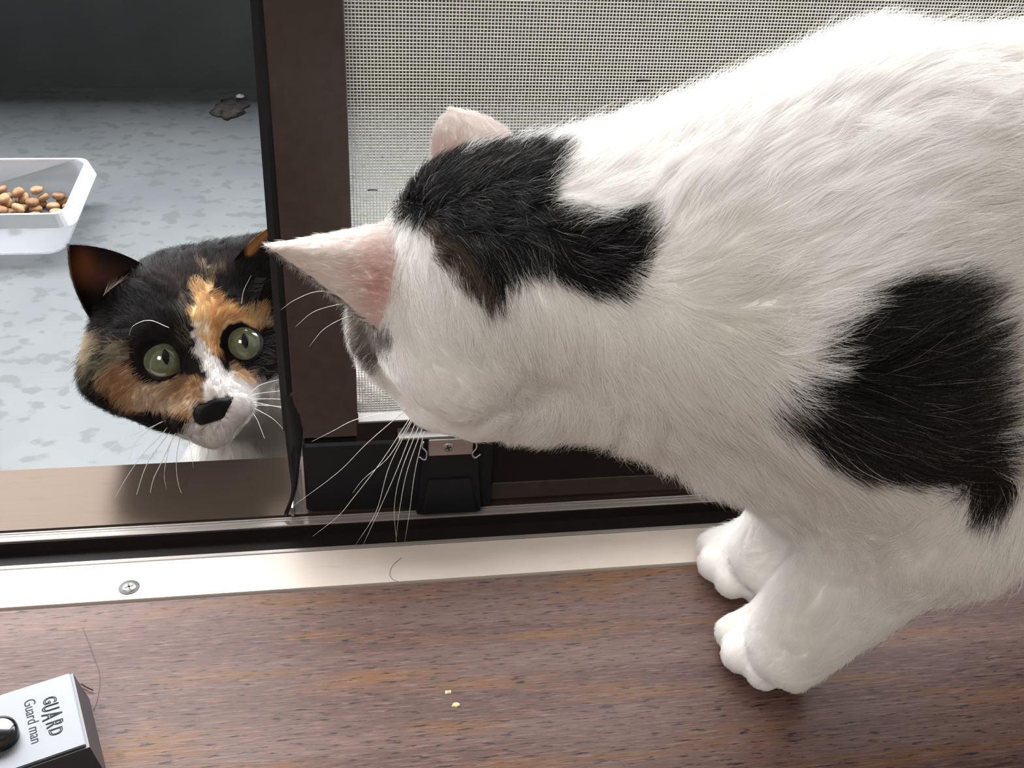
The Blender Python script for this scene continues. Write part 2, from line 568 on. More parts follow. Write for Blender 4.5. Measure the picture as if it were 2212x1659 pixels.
# lower end of the fin, twisted and hanging loose to the track
La = catmull([at(u, v, SY + 0.002 - 0.004 * t_) for t_, (u, v) in zip((0, .3, .6, .85, 1), ((606, 850), (615, 930), (624, 1010), (629, 1065), (613, 1113)))], 18)
Lb = catmull([at(u, v, SY + 0.001 - 0.003 * t_) for t_, (u, v) in zip((0, .3, .6, .85, 1), ((652, 840), (655, 920), (648, 1000), (638, 1065), (622, 1114)))], 18)
V = []
for k in range(19):
    mid = (La[k] + Lb[k]) / 2 + np.array([0, -0.0016 * math.sin(k * 0.55), 0])
    V += [La[k], mid, Lb[k], Lb[k] + np.array([0, 0.0008, 0]), La[k] + np.array([0, 0.0008, 0])]
F = []
for k in range(18):
    for q_ in range(5):
        q2 = (q_ + 1) % 5
        F.append((k * 5 + q_, k * 5 + q2, k * 5 + 5 + q2, k * 5 + 5 + q_))
F += [(4, 3, 2, 1, 0), tuple(18 * 5 + k for k in range(5))]
skeep(mesh_obj('rubber_fin_end', V, F, M_RUB))
# grey brush pile strip at the foot
a = at(634, 1106, SY - 0.0006); b = at(655, 1106, SY - 0.0006); c = at(650, 1010, SY - 0.0006); d = at(642, 1030, SY - 0.0006)
V = []
for off in (0.0, 0.003):
    V += [q_ + np.array([0, off, 0]) for q_ in (a, b, c, d)]
skeep(mesh_obj('brush_pile', V, [(0, 1, 2, 3), (7, 6, 5, 4), (0, 4, 5, 1), (1, 5, 6, 2), (2, 6, 7, 3), (3, 7, 4, 0)], M_PILE, None, False))
sbox('end_clip', *sorted((at(628, 1100, SY)[0], at(636, 1100, SY)[0])), SY - 0.002, SY + 0.004, 0.0015, 0.0075, M_STEEL, 0.0004)

# roller housing hung on the bottom rail
HX0, HX1, HY = at(860, 945, SY - 0.007)[0], at(1075, 940, SY - 0.007)[0], SY - 0.007
HZ = float(at(970, 945, HY)[2])
rh = empty('roller_housing')
rh.parent = sash
rh.matrix_parent_inverse = Matrix.Translation(-Vector(sash.location))
def rbox(name, *a, **k):
    o = box(name, *a, **k)
    o.parent = rh
    return o
rbox('cover_plate', HX0, HX1, HY - 0.0008, SY + 0.0065, HZ, HZ + 0.0012, M_LEDGE, bevel=0.0003)
rbox('side_body', HX0 + 0.002, HX1 - 0.001, HY + 0.003, SY, 0.004, HZ, M_BLACK, bevel=0.0004)
bx0, bx1 = at(925, 970, HY)[0], at(1021, 970, HY)[0]
zb1, zb0 = HZ + 0.0002, float(at(970, 984, HY - 0.0015)[2])
rbox('bracket', bx0, bx1, HY - 0.0015, HY + 0.003, zb0, zb1, M_STEEL, bevel=0.0003)
# tapered roller shell
tx0, tx1 = at(913, 1000, HY)[0], at(1030, 1000, HY)[0]
ux0, ux1 = at(901, 1085, HY)[0], at(1038, 1085, HY)[0]
V = []
for yy, gr in ((HY - 0.0008, 0.0), (HY + 0.004, 0.001)):
    V += [(tx0 - gr, yy, zb0), (tx1 + gr, yy, zb0), (ux1 + gr, yy, 0.004), (ux0 - gr, yy, 0.004)]
o = mesh_obj('roller_shell', V, [(0, 1, 2, 3), (7, 6, 5, 4), (0, 4, 5, 1), (1, 5, 6, 2), (2, 6, 7, 3), (3, 7, 4, 0)], M_BLACK, rh, False)
ix0, ix1, iz = at(925, 1030, HY)[0], at(1015, 1030, HY)[0], float(at(970, 1030, HY)[2])
jx0, jx1 = at(910, 1085, HY)[0], at(1030, 1085, HY)[0]
V = []
for yy in (HY - 0.0018, HY):
    V += [(ix0, yy, iz), (ix1, yy, iz), (jx1, yy, 0.0045), (jx0, yy, 0.0045)]
mesh_obj('roller_cap', V, [(0, 1, 2, 3), (7, 6, 5, 4), (0, 4, 5, 1), (1, 5, 6, 2), (2, 6, 7, 3), (3, 7, 4, 0)], M_RUB, rh, False)
screw('screw', at(968, 966, HY - 0.0016), (0, -1, 0), 0.0024, parent=rh)
for pts in (((1020, 952), (1028, 955), (1029, 968), (1020, 980), (1026, 989), (1038, 981)), ((915, 954), (912, 966), (921, 976), (921, 990), (915, 993), (906, 987))):
    tube('spring_wire', [at(u, v, HY - 0.0022) for u, v in pts], 0.00042, 0.00042, M_STEEL, rh, 6, 18)
# woven mesh: real wires, far past three hundred
PITCH = 0.00128
MY = SY + 0.0075
def wires(name, x0, x1, z0, z1, y, w, mat):
    V, F = [], []
    ring = [(w / 2 * math.cos(k * PI / 3), w / 2 * math.sin(k * PI / 3)) for k in range(6)]
    def prism(a, b, axis, j):
        i0 = len(V)
        for pt in (a, b):
            for (s, t) in ring:
                if axis == 'x': V.append((pt[0], pt[1] + s + j, pt[2] + t))
                else: V.append((pt[0] + s, pt[1] + t + j, pt[2]))
        for k in range(6):
            k2 = (k + 1) % 6
            F.append((i0 + k, i0 + k2, i0 + 6 + k2, i0 + 6 + k))
    rng = random.Random(5)
    n = int((z1 - z0) / PITCH)
    for i in range(n):
        z = z0 + i * PITCH + rng.gauss(0, 0.00002)
        prism((x0, y, z), (x1, y, z), 'x', 0.0)
    n = int((x1 - x0) / PITCH)
    for i in range(n):
        x = x0 + i * PITCH + rng.gauss(0, 0.00003)
        prism((x, y, z0), (x, y, z1), 'z', -0.0002)
    return mesh_obj(name, V, F, mat, None, False)
M_MESH, nt_, b_, o_ = mat_new('screen_fibre')
b_.inputs['Base Color'].default_value = (0.50, 0.48, 0.44, 1)
b_.inputs['Roughness'].default_value = 0.5
t_ = nt_.nodes.new('ShaderNodeBsdfTranslucent')
t_.inputs['Color'].default_value = (0.62, 0.60, 0.55, 1)
x_ = nt_.nodes.new('ShaderNodeMixShader')
x_.inputs[0].default_value = 0.5
nt_.links.new(b_.outputs[0], x_.inputs[1]); nt_.links.new(t_.outputs[0], x_.inputs[2]); nt_.links.new(x_.outputs[0], o_.inputs['Surface'])
wm = wires('screen_mesh', SXR, SR, LEDGE - 0.002, 0.88, MY, 0.00038, M_MESH)
tag(skeep(wm), kind='stuff')
# dirt caught in the weave
for (u, v, w_, h_) in ((805, 411, 22, 4), (855, 436, 5, 12), (878, 443, 8, 3), (1390, 175, 30, 7), (826, 340, 5, 2)):
    pa = at(u - w_ / 2, v, MY - 0.0006); pb = at(u + w_ / 2, v, MY - 0.0006); pc = at(u, v - h_ / 2, MY); pd = at(u, v + h_ / 2, MY)
    hz = abs(pc[2] - pd[2]) / 2
    skeep(tube('dirt_speck', [pa, (pa + pb) / 2 + np.array([0, 0, hz * 0.4]), pb], hz * 0.7, hz * 0.5, M_CHAN, None, 5, 4))

# ------------------------------------------------------------------ auxiliary lock on the sill
lock = empty('window_lock', (-0.11, -0.073, 0.0))
tag(lock, 'silver topped auxiliary window lock with round knob lying on the wooden sill', 'lock')
M_LOCKTOP = simple('lock_silver', (0.112, 0.113, 0.122), 0.45, metal=0.4, var=0.04, scale=70)
M_INK = simple('engraved_ink', (0.035, 0.036, 0.042), 0.7, spec=0.1)
M_KNOB = simple('knob_chrome', (0.10, 0.10, 0.11), 0.18, metal=1.0)
LZ = 0.018
lo = Vector(lock.location)
c2 = onz(150, 1453, LZ)[:2]; c3 = onz(185, 1608, LZ)[:2]
ax_d = _n(c3 - c2)                       # reading direction of the lettering
ax_l = np.array([ax_d[1], -ax_d[0]])     # towards the far end of the lock
if ax_l[0] > 0: ax_l = -ax_l
LEN = 0.058
wd = np.linalg.norm(c3 - c2)
c1 = c2 + ax_l * LEN; c4 = c3 + ax_l * LEN
def lk(o):
    o.parent = lock
    o.matrix_parent_inverse = Matrix.Translation(-lo)
    return o
lk(poly_prism('top_plate', [c1, c2, c3, c4], LZ - 0.0012, LZ, M_LOCKTOP, None, 0.0003))
e1 = -ax_l * 0.0042; e2 = ax_d * 0.003
V = []
for zz, k in ((LZ - 0.0011, 0.25), (0.0, 1.0)):
    for cc, s1, s2 in ((c1, 0, -0.3), (c2, 1, -0.3), (c3, 1, 1), (c4, 0, 1)):
        pp = cc + e1 * s1 * k + e2 * s2 * k
        V.append((pp[0], pp[1], zz))
lk(mesh_obj('body', V, [(0, 1, 2, 3), (7, 6, 5, 4), (0, 4, 5, 1), (1, 5, 6, 2), (2, 6, 7, 3), (3, 7, 4, 0)], simple('lock_body', (0.03, 0.033, 0.038), 0.35, spec=0.5), None, False))
kc = onz(-4, 1578, LZ + 0.004)
V, F = [], []
seg = 28
prof = [(0.0062, LZ), (0.0062, LZ + 0.003), (0.0058, LZ + 0.0045), (0.004, LZ + 0.0055), (0.0, LZ + 0.0057)]
for rr, zz in prof:
    for k in range(seg):
        V.append((kc[0] + rr * math.cos(2 * PI * k / seg), kc[1] + rr * math.sin(2 * PI * k / seg), zz))
for i in range(len(prof) - 1):
    for k in range(seg):
        k2 = (k + 1) % seg
        F.append((i * seg + k, i * seg + k2, i * seg + seg + k2, i * seg + seg + k))
lk(mesh_obj('knob', V, F, M_KNOB))
def text_obj(name, body, size, px, outline=0.0, sx=1.0, sy=1.0):
    cu = bpy.data.curves.new(name, 'FONT')
    cu.body = body
    cu.size = size
    cu.align_x = 'CENTER'
    cu.align_y = 'CENTER'
    if outline > 0:
        cu.fill_mode = 'NONE'
        cu.bevel_depth = outline
        cu.bevel_resolution = 1
    else:
        cu.extrude = 0.00004
        cu.offset = -0.00002
    cu.resolution_u = 4
    cu.materials.append(M_INK)
    o = bpy.data.objects.new(name, cu)
    COL.objects.link(o)
    pp = onz(px[0], px[1], LZ + 0.00006)
    xa = Vector((ax_d[0], ax_d[1], 0)); za = Vector((0, 0, 1)); ya = za.cross(xa)
    m = Matrix.Identity(4)
    for r_ in range(3):
        m[r_][0] = xa[r_] * sx; m[r_][1] = ya[r_] * sy; m[r_][2] = za[r_]; m[r_][3] = pp[r_]
    o.matrix_world = m
    bpy.context.view_layer.update()
    me = bpy.data.meshes.new_from_object(o.evaluated_get(bpy.context.evaluated_depsgraph_get()))
    mo = bpy.data.objects.new(name, me)
    COL.objects.link(mo)
    bpy.data.objects.remove(o)
    me.transform(Matrix.Translation(-lo) @ m)
    mo.parent = lock
    return mo
text_obj('lettering', 'Guard man', 0.0052, (70, 1557), 0.0, 0.86, 1.05)
for ch, (u, v), hs in (('G', (106, 1513), 1.0), ('U', (107, 1529), 1.25), ('A', (110, 1546), 1.5), ('R', (116, 1563), 1.25), ('D', (119, 1580), 1.0)):
    text_obj('emblem_letter', ch, 0.0046, (u, v), 0.00013, 0.95, 1.35 * hs)

# ------------------------------------------------------------------ food tub with kibble on the balcony
tub = empty('food_tub', (-0.33, 0.652, FZ))
tag(tub, 'translucent white plastic food tub half full of kibble on the balcony', 'container')
M_TUB, nt_, b_, o_ = mat_new('milky_plastic')
b_.inputs['Base Color'].default_value = (0.62, 0.63, 0.66, 1)
b_.inputs['Roughness'].default_value = 0.25
tp = nt_.nodes.new('ShaderNodeBsdfTransparent')
tl = nt_.nodes.new('ShaderNodeBsdfTranslucent')
tl.inputs['Color'].default_value = (0.62, 0.63, 0.66, 1)
xa_ = nt_.nodes.new('ShaderNodeMixShader'); xa_.inputs[0].default_value = 0.45
xb_ = nt_.nodes.new('ShaderNodeMixShader'); xb_.inputs[0].default_value = 0.62
nt_.links.new(b_.outputs[0], xa_.inputs[1]); nt_.links.new(tl.outputs[0], xa_.inputs[2])
nt_.links.new(xa_.outputs[0], xb_.inputs[1]); nt_.links.new(tp.outputs[0], xb_.inputs[2])
nt_.links.new(xb_.outputs[0], o_.inputs['Surface'])
M_RIM, nt_, b_, o_ = mat_new('milky_rim')
b_.inputs['Base Color'].default_value = (0.86, 0.87, 0.90, 1)
b_.inputs['Roughness'].default_value = 0.25
b_.inputs['Transmission Weight'].default_value = 0.0
def rrect(hx, hy, r, n=6, bow=0.0):
    pts = []
    for (sx, sy, a0) in ((1, 1, 0), (-1, 1, 90), (-1, -1, 180), (1, -1, 270)):
        for k in range(n + 1):
            a = math.radians(a0 + 90 * k / n)
            pts.append((sx * (hx - r) + r * math.cos(a), sy * (hy - r) + r * math.sin(a)))
    if bow:
        pts = [(x * (1 + bow * (1 - (y / hy) ** 2)), y) for x, y in pts]
    return pts
def loft(name, rings, mat, parent, cap=False):
    V, F = [], []
    n = len(rings[0][0])
    for pts, z in rings:
        V += [(x, y, z) for x, y in pts]
    for i in range(len(rings) - 1):
        for k in range(n):
            k2 = (k + 1) % n
            F.append((i * n + k, i * n + k2, i * n + n + k2, i * n + n + k))
    if cap:
        F.append(tuple(range(n))[::-1])
        F.append(tuple((len(rings) - 1) * n + k for k in range(n)))
    return mesh_obj(name, V, F, mat, parent)
TH = 0.046
hx, hy = 0.083, 0.065
loft('tub_wall', [(rrect(hx - 0.012, hy - 0.010, 0.016), 0.001), (rrect(hx - 0.008, hy - 0.006, 0.016), 0.006), (rrect(hx - 0.004, hy - 0.003, 0.014, bow=0.03), TH - 0.002), (rrect(hx - 0.0055, hy - 0.0045, 0.014, bow=0.03), TH - 0.002), (rrect(hx - 0.0092, hy - 0.0072, 0.016), 0.007), (rrect(hx - 0.013, hy - 0.011, 0.016), 0.0022)], M_TUB, tub, True)
rim = loft('rim', [(rrect(hx - 0.0050, hy - 0.0040, 0.012, bow=0.03), TH - 0.002), (rrect(hx - 0.0046, hy - 0.0036, 0.012, bow=0.03), TH), (rrect(hx - 0.0012, hy - 0.001, 0.012, bow=0.035), TH), (rrect(hx + 0.0035, hy + 0.001, 0.014, bow=0.06), TH - 0.013), (rrect(hx + 0.0027, hy + 0.0004, 0.014, bow=0.06), TH - 0.013), (rrect(hx - 0.0030, hy - 0.0022, 0.012, bow=0.033), TH - 0.002), (rrect(hx - 0.0050, hy - 0.0040, 0.012, bow=0.03), TH - 0.002)], M_RIM, tub)
rim.data.polygons.foreach_set('use_smooth', [False] * len(rim.data.polygons))

M_KIB = [simple('kibble_%s' % n_, c_, 0.75, var=0.25, scale=300, bump=0.4) for n_, c_ in (('tan', (0.34, 0.19, 0.09)), ('brown', (0.25, 0.13, 0.06)), ('pale', (0.42, 0.26, 0.135)))]
def kibble_mesh(k):
    rng = np.random.default_rng(k)
    V, F = [], []
    nu, nv = 12, 6
    for j in range(nv + 1):
        ph = -PI / 2 + PI * j / nv
        for i in range(nu):
            th = 2 * PI * i / nu
            r = math.cos(ph) ** 0.7 if math.cos(ph) > 1e-6 else 0.0
            w = 1 + 0.08 * math.sin(3 * th + k)
            V.append((0.0066 * r * math.cos(th) * w, 0.0060 * r * math.sin(th) * w, 0.0036 * math.sin(ph) * (1 - 0.25 * math.exp(-(r / 0.35) ** 2)) ))
    for j in range(nv):
        for i in range(nu):
            i2 = (i + 1) % nu
            F.append((j * nu + i, j * nu + i2, (j + 1) * nu + i2, (j + 1) * nu + i))
    me = bpy.data.meshes.new('kibble')
    me.from_pydata(V, [], F)
    me.polygons.foreach_set('use_smooth', [True] * len(me.polygons))
    me.materials.append(M_KIB[k])
    return me
kms = [kibble_mesh(k) for k in range(3)]
rng = random.Random(11)
placed = []
def kib(x, y, z, tilt):
    o = bpy.data.objects.new('kibble', kms[rng.choice((0, 0, 1, 2))])
    o.location = (x, y, z)
    o.rotation_euler = (rng.uniform(-tilt, tilt), rng.uniform(-tilt, tilt), rng.uniform(0, 6))
    COL.objects.link(o)
    tag(o, 'brown round kibble piece lying in the translucent food tub', 'kibble', 'kibble in the food tub')
bxc, byc = -0.33, 0.652
for layer in range(3):
    zz = FZ + 0.0022 + 0.0040 + layer * 0.0062
    tries = 0
    cur = []
    while tries < 900:
        tries += 1
        x = bxc + rng.uniform(-0.066, 0.0665 - 0.004 * layer)
        y = byc + rng.uniform(-0.050, 0.050)
        u, v, D = proj((x, y, zz))
        # the heap leaves the near corner of the tub bare
        if (x - bxc) > 0.012 + (y - byc) * 1.25 + 0.02 * (layer == 0) - 0.018 * layer: continue
        if layer and (x - bxc) > 0.05 - 0.02 * layer and (y - byc) < 0.03: continue
        if any((x - a) ** 2 + (y - b) ** 2 < 0.0122 ** 2 for a, b in cur): continue
        cur.append((x, y))
        kib(x, y, zz, 0.12 if layer == 0 else 0.5)

# ------------------------------------------------------------------ small litter
M_SPECK = simple('dirt', (0.055, 0.05, 0.045), 0.9, var=0.5, scale=160)
M_STRAW = simple('straw_fleck', (0.75, 0.55, 0.28), 0.7)
M_HAIRL = simple('loose_hair', (0.06, 0.04, 0.03), 0.5)
def clump(name, c, rx, ry, rz, seed, mat):
    rng = np.random.default_rng(seed)
    bm = bmesh.new()
    bmesh.ops.create_icosphere(bm, subdivisions=3, radius=1.0)
    ph = rng.uniform(0, 6, 6)
    for v in bm.verts:
        x, y, z = v.co
        w = 1 + 0.22 * math.sin(5 * x + ph[0]) * math.sin(4 * y + ph[1]) + 0.14 * math.sin(11 * x + ph[2] + 7 * y) + 0.1 * math.sin(13 * y + ph[3] + 6 * z)
        v.co = Vector((c[0] + x * rx * w, c[1] + y * ry * w, c[2] + max(-0.0, z) * rz * w))
    return bm_obj(name, bm, mat, None, True)
pc = onz(497, 235, FZ)
tag(clump('dirt_clump', (pc[0], pc[1], FZ + 0.0005), 0.020, 0.034, 0.005, 8, M_SPECK), 'dark clump of dirt on the balcony floor beside the parapet', 'debris')
pf = onz(518, 208, FZ + 0.005)
tag(clump('paper_scrap', (pf[0], pf[1], FZ + 0.0045), 0.005, 0.004, 0.003, 5, M_RIM), 'tiny pale scrap resting on the dark dirt clump', 'debris')
for (u, v), s_, lab in (((968, 1496), 0.0012, 'tiny straw coloured fleck on the wooden sill, the farther of two'), ((985, 1523), 0.0015, 'tiny straw coloured fleck on the wooden sill, the nearer of two')):
    pp = onz(u, v, 0)
    tag(clump('straw_fleck', (pp[0], pp[1], 0.0), s_, s_ * 0.7, 0.0006, int(u), M_STRAW), lab, 'debris')
tag(tube('loose_hair', [onz(u, v, 0.0009) for u, v in ((867, 1205), (848, 1222), (842, 1242), (850, 1252), (860, 1256))], 0.00011, 0.00009, M_HAIRL, None, 5, 18), 'dark curled hair lying on the pale metal strip', 'hair')
tag(tube('loose_hair', [onz(u, v, 0.0003) for u, v in ((180, 1358), (200, 1410), (215, 1455), (212, 1500), (202, 1535))], 0.00010, 0.00008, M_HAIRL, None, 5, 18), 'long thin hair lying on the wooden sill by the lock', 'hair')
tag(tube('loose_hair', [onz(u, v, 0.001) for u, v in ((176, 1478), (186, 1484), (201, 1491))], 0.0003, 0.0002, M_CHAN, None, 5, 6), 'short dark bristle touching the edge of the lock', 'hair')

# ------------------------------------------------------------------ implicit modelling of the cats
def sd_chain(P, chain):
    d = np.full(len(P), 1e9)
    for (a, ra), (b, rb) in zip(chain[:-1], chain[1:]):
        ab = b - a
        t = np.clip(((P - a) @ ab) / (ab @ ab), 0, 1)
        d = np.minimum(d, np.linalg.norm(P - (a + t[:, None] * ab), axis=1) - (ra + (rb - ra) * t))
    if len(chain) == 1:
        d = np.linalg.norm(P - chain[0][0], axis=1) - chain[0][1]
    return d
def sd_ell(P, c, axes, R):
    q_ = (P - c) @ np.asarray(axes).T / np.asarray(R)
    k0 = np.linalg.norm(q_, axis=1)
    k1 = np.linalg.norm(q_ / np.asarray(R), axis=1)
    return k0 * (k0 - 1) / np.maximum(k1, 1e-6)
def smin(a, b, k):
    h = np.clip(0.5 + 0.5 * (b - a) / k, 0, 1)
    return b + (a - b) * h - k * h * (1 - h)
def smax(a, b, k):
    return -smin(-a, -b, k)
def surface_nets(fn, lo, hi, h):
    lo = np.array(lo, float); hi = np.array(hi, float)
    n = np.ceil((hi - lo) / h).astype(int) + 1
    ax = [lo[i] + np.arange(n[i]) * h for i in range(3)]
    val = np.empty(n, np.float32)
    for i in range(n[0]):
        Y, Z = np.meshgrid(ax[1], ax[2], indexing='ij')
        P = np.stack([np.full(Y.size, ax[0][i]), Y.ravel(), Z.ravel()], 1)
        val[i] = fn(P).reshape(n[1], n[2])
    ins = val < 0
    c = np.zeros(n - 1, np.int8)
    for dx in (0, 1):
        for dy in (0, 1):
            for dz in (0, 1):
                c += ins[dx:n[0] - 1 + dx, dy:n[1] - 1 + dy, dz:n[2] - 1 + dz]
    act = (c > 0) & (c < 8)
    idx = -np.ones(n - 1, np.int64)
    I = np.argwhere(act)
    idx[act] = np.arange(len(I))
    acc = np.zeros((len(I), 3)); cnt = np.zeros(len(I))
    cor = [(0, 0, 0), (1, 0, 0), (0, 1, 0), (1, 1, 0), (0, 0, 1), (1, 0, 1), (0, 1, 1), (1, 1, 1)]
    for a in range(8):
        for b in range(a + 1, 8):
            if sum(abs(cor[a][k] - cor[b][k]) for k in range(3)) != 1: continue
            va = val[I[:, 0] + cor[a][0], I[:, 1] + cor[a][1], I[:, 2] + cor[a][2]]
            vb = val[I[:, 0] + cor[b][0], I[:, 1] + cor[b][1], I[:, 2] + cor[b][2]]
            m = (va < 0) != (vb < 0)
            t = np.where(m, va / np.where(m, va - vb, 1), 0)
            p_ = np.array(cor[a]) + t[:, None] * (np.array(cor[b]) - np.array(cor[a]))
            acc[m] += p_[m]; cnt[m] += 1
    V = lo + (I + acc / cnt[:, None]) * h
    Q = []
    for a in range(3):
        b, d = (a + 1) % 3, (a + 2) % 3
        sl0 = [slice(None)] * 3; sl1 = [slice(None)] * 3
        sl0[a] = slice(0, -1); sl1[a] = slice(1, None)
        s0 = ins[tuple(sl0)]; s1 = ins[tuple(sl1)]
        E = np.argwhere(s0 != s1)
        E = E[(E[:, b] > 0) & (E[:, d] > 0) & (E[:, b] < n[b] - 1) & (E[:, d] < n[d] - 1)]
        eb = np.zeros(3, int); ed = np.zeros(3, int); eb[b] = 1; ed[d] = 1
        f = [idx[tuple(x.T)] for x in (E, E - eb, E - eb - ed, E - ed)]
        qd = np.stack(f, 1)
        fl = s0[tuple(E.T)]
        qd[~fl] = qd[~fl][:, ::-1]
        Q.append(qd)
    Q = np.vstack(Q)
    Q = Q[(Q >= 0).all(1)]
    # light smoothing
    nv = len(V)
    for _ in range(2):
        s_ = np.zeros((nv, 3)); k_ = np.zeros(nv)
        for a, b in ((0, 1), (1, 2), (2, 3), (3, 0)):
            np.add.at(s_, Q[:, a], V[Q[:, b]]); np.add.at(k_, Q[:, a], 1)
            np.add.at(s_, Q[:, b], V[Q[:, a]]); np.add.at(k_, Q[:, b], 1)
        V = 0.5 * V + 0.5 * s_ / np.maximum(k_, 1)[:, None]
    return V, Q

def in_poly(u, v, poly):
    poly = np.asarray(poly, float)
    r = np.zeros(len(u), bool)
    j = len(poly) - 1
    for i in range(len(poly)):
        xi, yi = poly[i]; xj, yj = poly[j]
        c = ((yi > v) != (yj > v)) & (u < (xj - xi) * (v - yi) / (yj - yi + 1e-12) + xi)
        r ^= c
        j = i
    return r

def vnoise(P, scale, seed):
    """cheap smooth value noise"""
    rng = np.random.default_rng(seed)
    T = rng.random((17, 17, 17))
    q_ = P * scale
    i = np.floor(q_).astype(int)
    f = q_ - i
    f = f * f * (3 - 2 * f)
    r = 0
    for dx in (0, 1):
        for dy in (0, 1):
            for dz in (0, 1):
                w = (f[:, 0] if dx else 1 - f[:, 0]) * (f[:, 1] if dy else 1 - f[:, 1]) * (f[:, 2] if dz else 1 - f[:, 2])
                r = r + w * T[(i[:, 0] + dx) % 17, (i[:, 1] + dy) % 17, (i[:, 2] + dz) % 17]
    return r

FURMAT = fur_material('cat_fur', True)
SKINMAT = fur_material('cat_undercoat', False)

def coat_mesh(name, V, Q, colors, parent):
    o = mesh_obj(name, V, Q, SKINMAT, parent)
    a = o.data.attributes.new('coat', 'FLOAT_COLOR', 'POINT')
    a.data.foreach_set('color', np.hstack([colors, np.ones((len(colors), 1))]).astype(np.float32).ravel())
    return o

def to_tris(Q):
    Q = np.asarray(Q)
    return np.vstack([Q[:, [0, 1, 2]], Q[:, [0, 2, 3]]])

def fur(name, V, Q, parent, N, ctrl, color_fn, seed, radius=6e-5, K=5, clump=0.55, gper=45, weight_fn=None, jit=0.22, wave=0.0):
    """real strands on the coat; ctrl rows: position(3) direction(3) length lift"""
    rng = np.random.default_rng(seed)
    T = to_tris(Q)
    A, B, C_ = V[T[:, 0]], V[T[:, 1]], V[T[:, 2]]
    fn = np.cross(B - A, C_ - A)
    ar = np.linalg.norm(fn, axis=1) / 2
    vn = np.zeros_like(V)
    for k in range(3): np.add.at(vn, T[:, k], fn)
    vn /= np.maximum(np.linalg.norm(vn, axis=1), 1e-12)[:, None]
    w = ar.copy()
    if weight_fn is not None:
        w = w * weight_fn((A + B + C_) / 3, fn / np.maximum(ar * 2, 1e-12)[:, None])
    cs = np.cumsum(w); cs /= cs[-1]
    ti = np.searchsorted(cs, rng.random(N))
    r1 = np.sqrt(rng.random(N)); r2 = rng.random(N)
    b0, b1, b2 = 1 - r1, r1 * (1 - r2), r1 * r2
    P = A[ti] * b0[:, None] + B[ti] * b1[:, None] + C_[ti] * b2[:, None]
    Nn = vn[T[ti, 0]] * b0[:, None] + vn[T[ti, 1]] * b1[:, None] + vn[T[ti, 2]] * b2[:, None]
    Nn /= np.maximum(np.linalg.norm(Nn, axis=1), 1e-12)[:, None]
    c = np.asarray(ctrl)
    num = np.zeros((N, 5)); den = np.zeros(N)
    for row in c:
        ww = 1.0 / (((P - row[:3]) ** 2).sum(1) + 4e-5) ** 2
        num += ww[:, None] * row[3:8]; den += ww
    num /= den[:, None]
    D = num[:, :3]
    L = num[:, 3] * rng.uniform(0.65, 1.12, N)
    lift = num[:, 4]
    gi = rng.choice(N, max(8, N // gper), replace=False)
    kd = KDTree(len(gi))
    for k, g in enumerate(gi): kd.insert(P[g], k)
    kd.balance()
    near = np.array([kd.find(p_)[1] for p_ in P])
    gn = rng.normal(0, jit, (len(gi), 3))
    D = D + gn[near] + rng.normal(0, jit * 0.45, (N, 3))
    D -= (D * Nn).sum(1)[:, None] * Nn
    D /= np.maximum(np.linalg.norm(D, axis=1), 1e-9)[:, None]
    lift = lift * rng.uniform(0.7, 2.1, N)
    stray = rng.random(N) < 0.06
    lift = np.where(stray, lift * 1.5 + 0.1, np.minimum(lift, 0.95))
    L = np.where(stray, L * 1.12, L)
    d0 = D * np.cos(lift)[:, None] + Nn * np.sin(lift)[:, None]
    pts = np.empty((N, K, 3))
    t = np.linspace(0, 1, K)
    wv = rng.normal(0, 1, (N, 3)) * wave
    for k in range(K):
        bend = (D - d0) * 0.35
        pts[:, k] = P + L[:, None] * (d0 * t[k] + bend * t[k] ** 2) + wv * (L * math.sin(PI * t[k]))[:, None]
    G = pts[gi]
    cl = rng.uniform(0.15, 1.0, len(gi))[near] * clump
    for k in range(1, K):
        f = (cl * t[k] ** 1.3)[:, None]
        # pull towards the guide strand, keeping own root offset shrinking to the tip
        pts[:, k] = pts[:, k] * (1 - f) + (G[near, k] + (P - P[gi][near]) * 0.25) * f
    col = color_fn(pts[:, 3] * 0.7 + pts[:, 2] * 0.3, rng)     # a strand takes the colour of where it lies
    rad = np.empty((N, K))
    rs = radius * rng.uniform(0.7, 1.25, N)
    for k in range(K): rad[:, k] = rs * (1 - 0.85 * t[k] ** 1.6)
    hc = bpy.data.hair_curves.new(name)
    hc.add_curves([K] * N)
    hc.attributes['position'].data.foreach_set('vector', pts.astype(np.float32).ravel())
    ra = hc.attributes.get('radius') or hc.attributes.new('radius', 'FLOAT', 'POINT')
    ra.data.foreach_set('value', rad.astype(np.float32).ravel())
    ca = hc.attributes.new('coat', 'FLOAT_COLOR', 'CURVE')
    ca.data.foreach_set('color', np.hstack([col, np.ones((N, 1))]).astype(np.float32).ravel())
    hc.materials.append(FURMAT)
    o = bpy.data.objects.new(name, hc)
    o['kind'] = 'stuff'
    link(o, parent)
    return o

def flow_rows(rows, V, Q, dflt=(0.012, 0.35)):
    bvh = BVHTree.FromPolygons([tuple(v) for v in V], [tuple(map(int, f)) for f in Q])
    out = []
    for r in rows:
        u, v, du, dv = r[:4]
        ln, lf = (r[4], r[5]) if len(r) > 4 else dflt
        hit = bvh.ray_cast(Vector(CAM), Vector(ray(u, v)))
        if hit[0] is None:
            hn = bvh.find_nearest(Vector(at(u, v, -0.04)))
            p_ = np.array(hn[0])
        else:
            p_ = np.array(hit[0])
        D = np.linalg.norm(p_ - CAM)
        s_ = 20.0 / math.hypot(du, dv)
        d_ = (ray(u + du * s_, v + dv * s_) - ray(u, v)) * D
        out.append(list(p_) + list(_n(d_)) + [ln, lf])
    return out

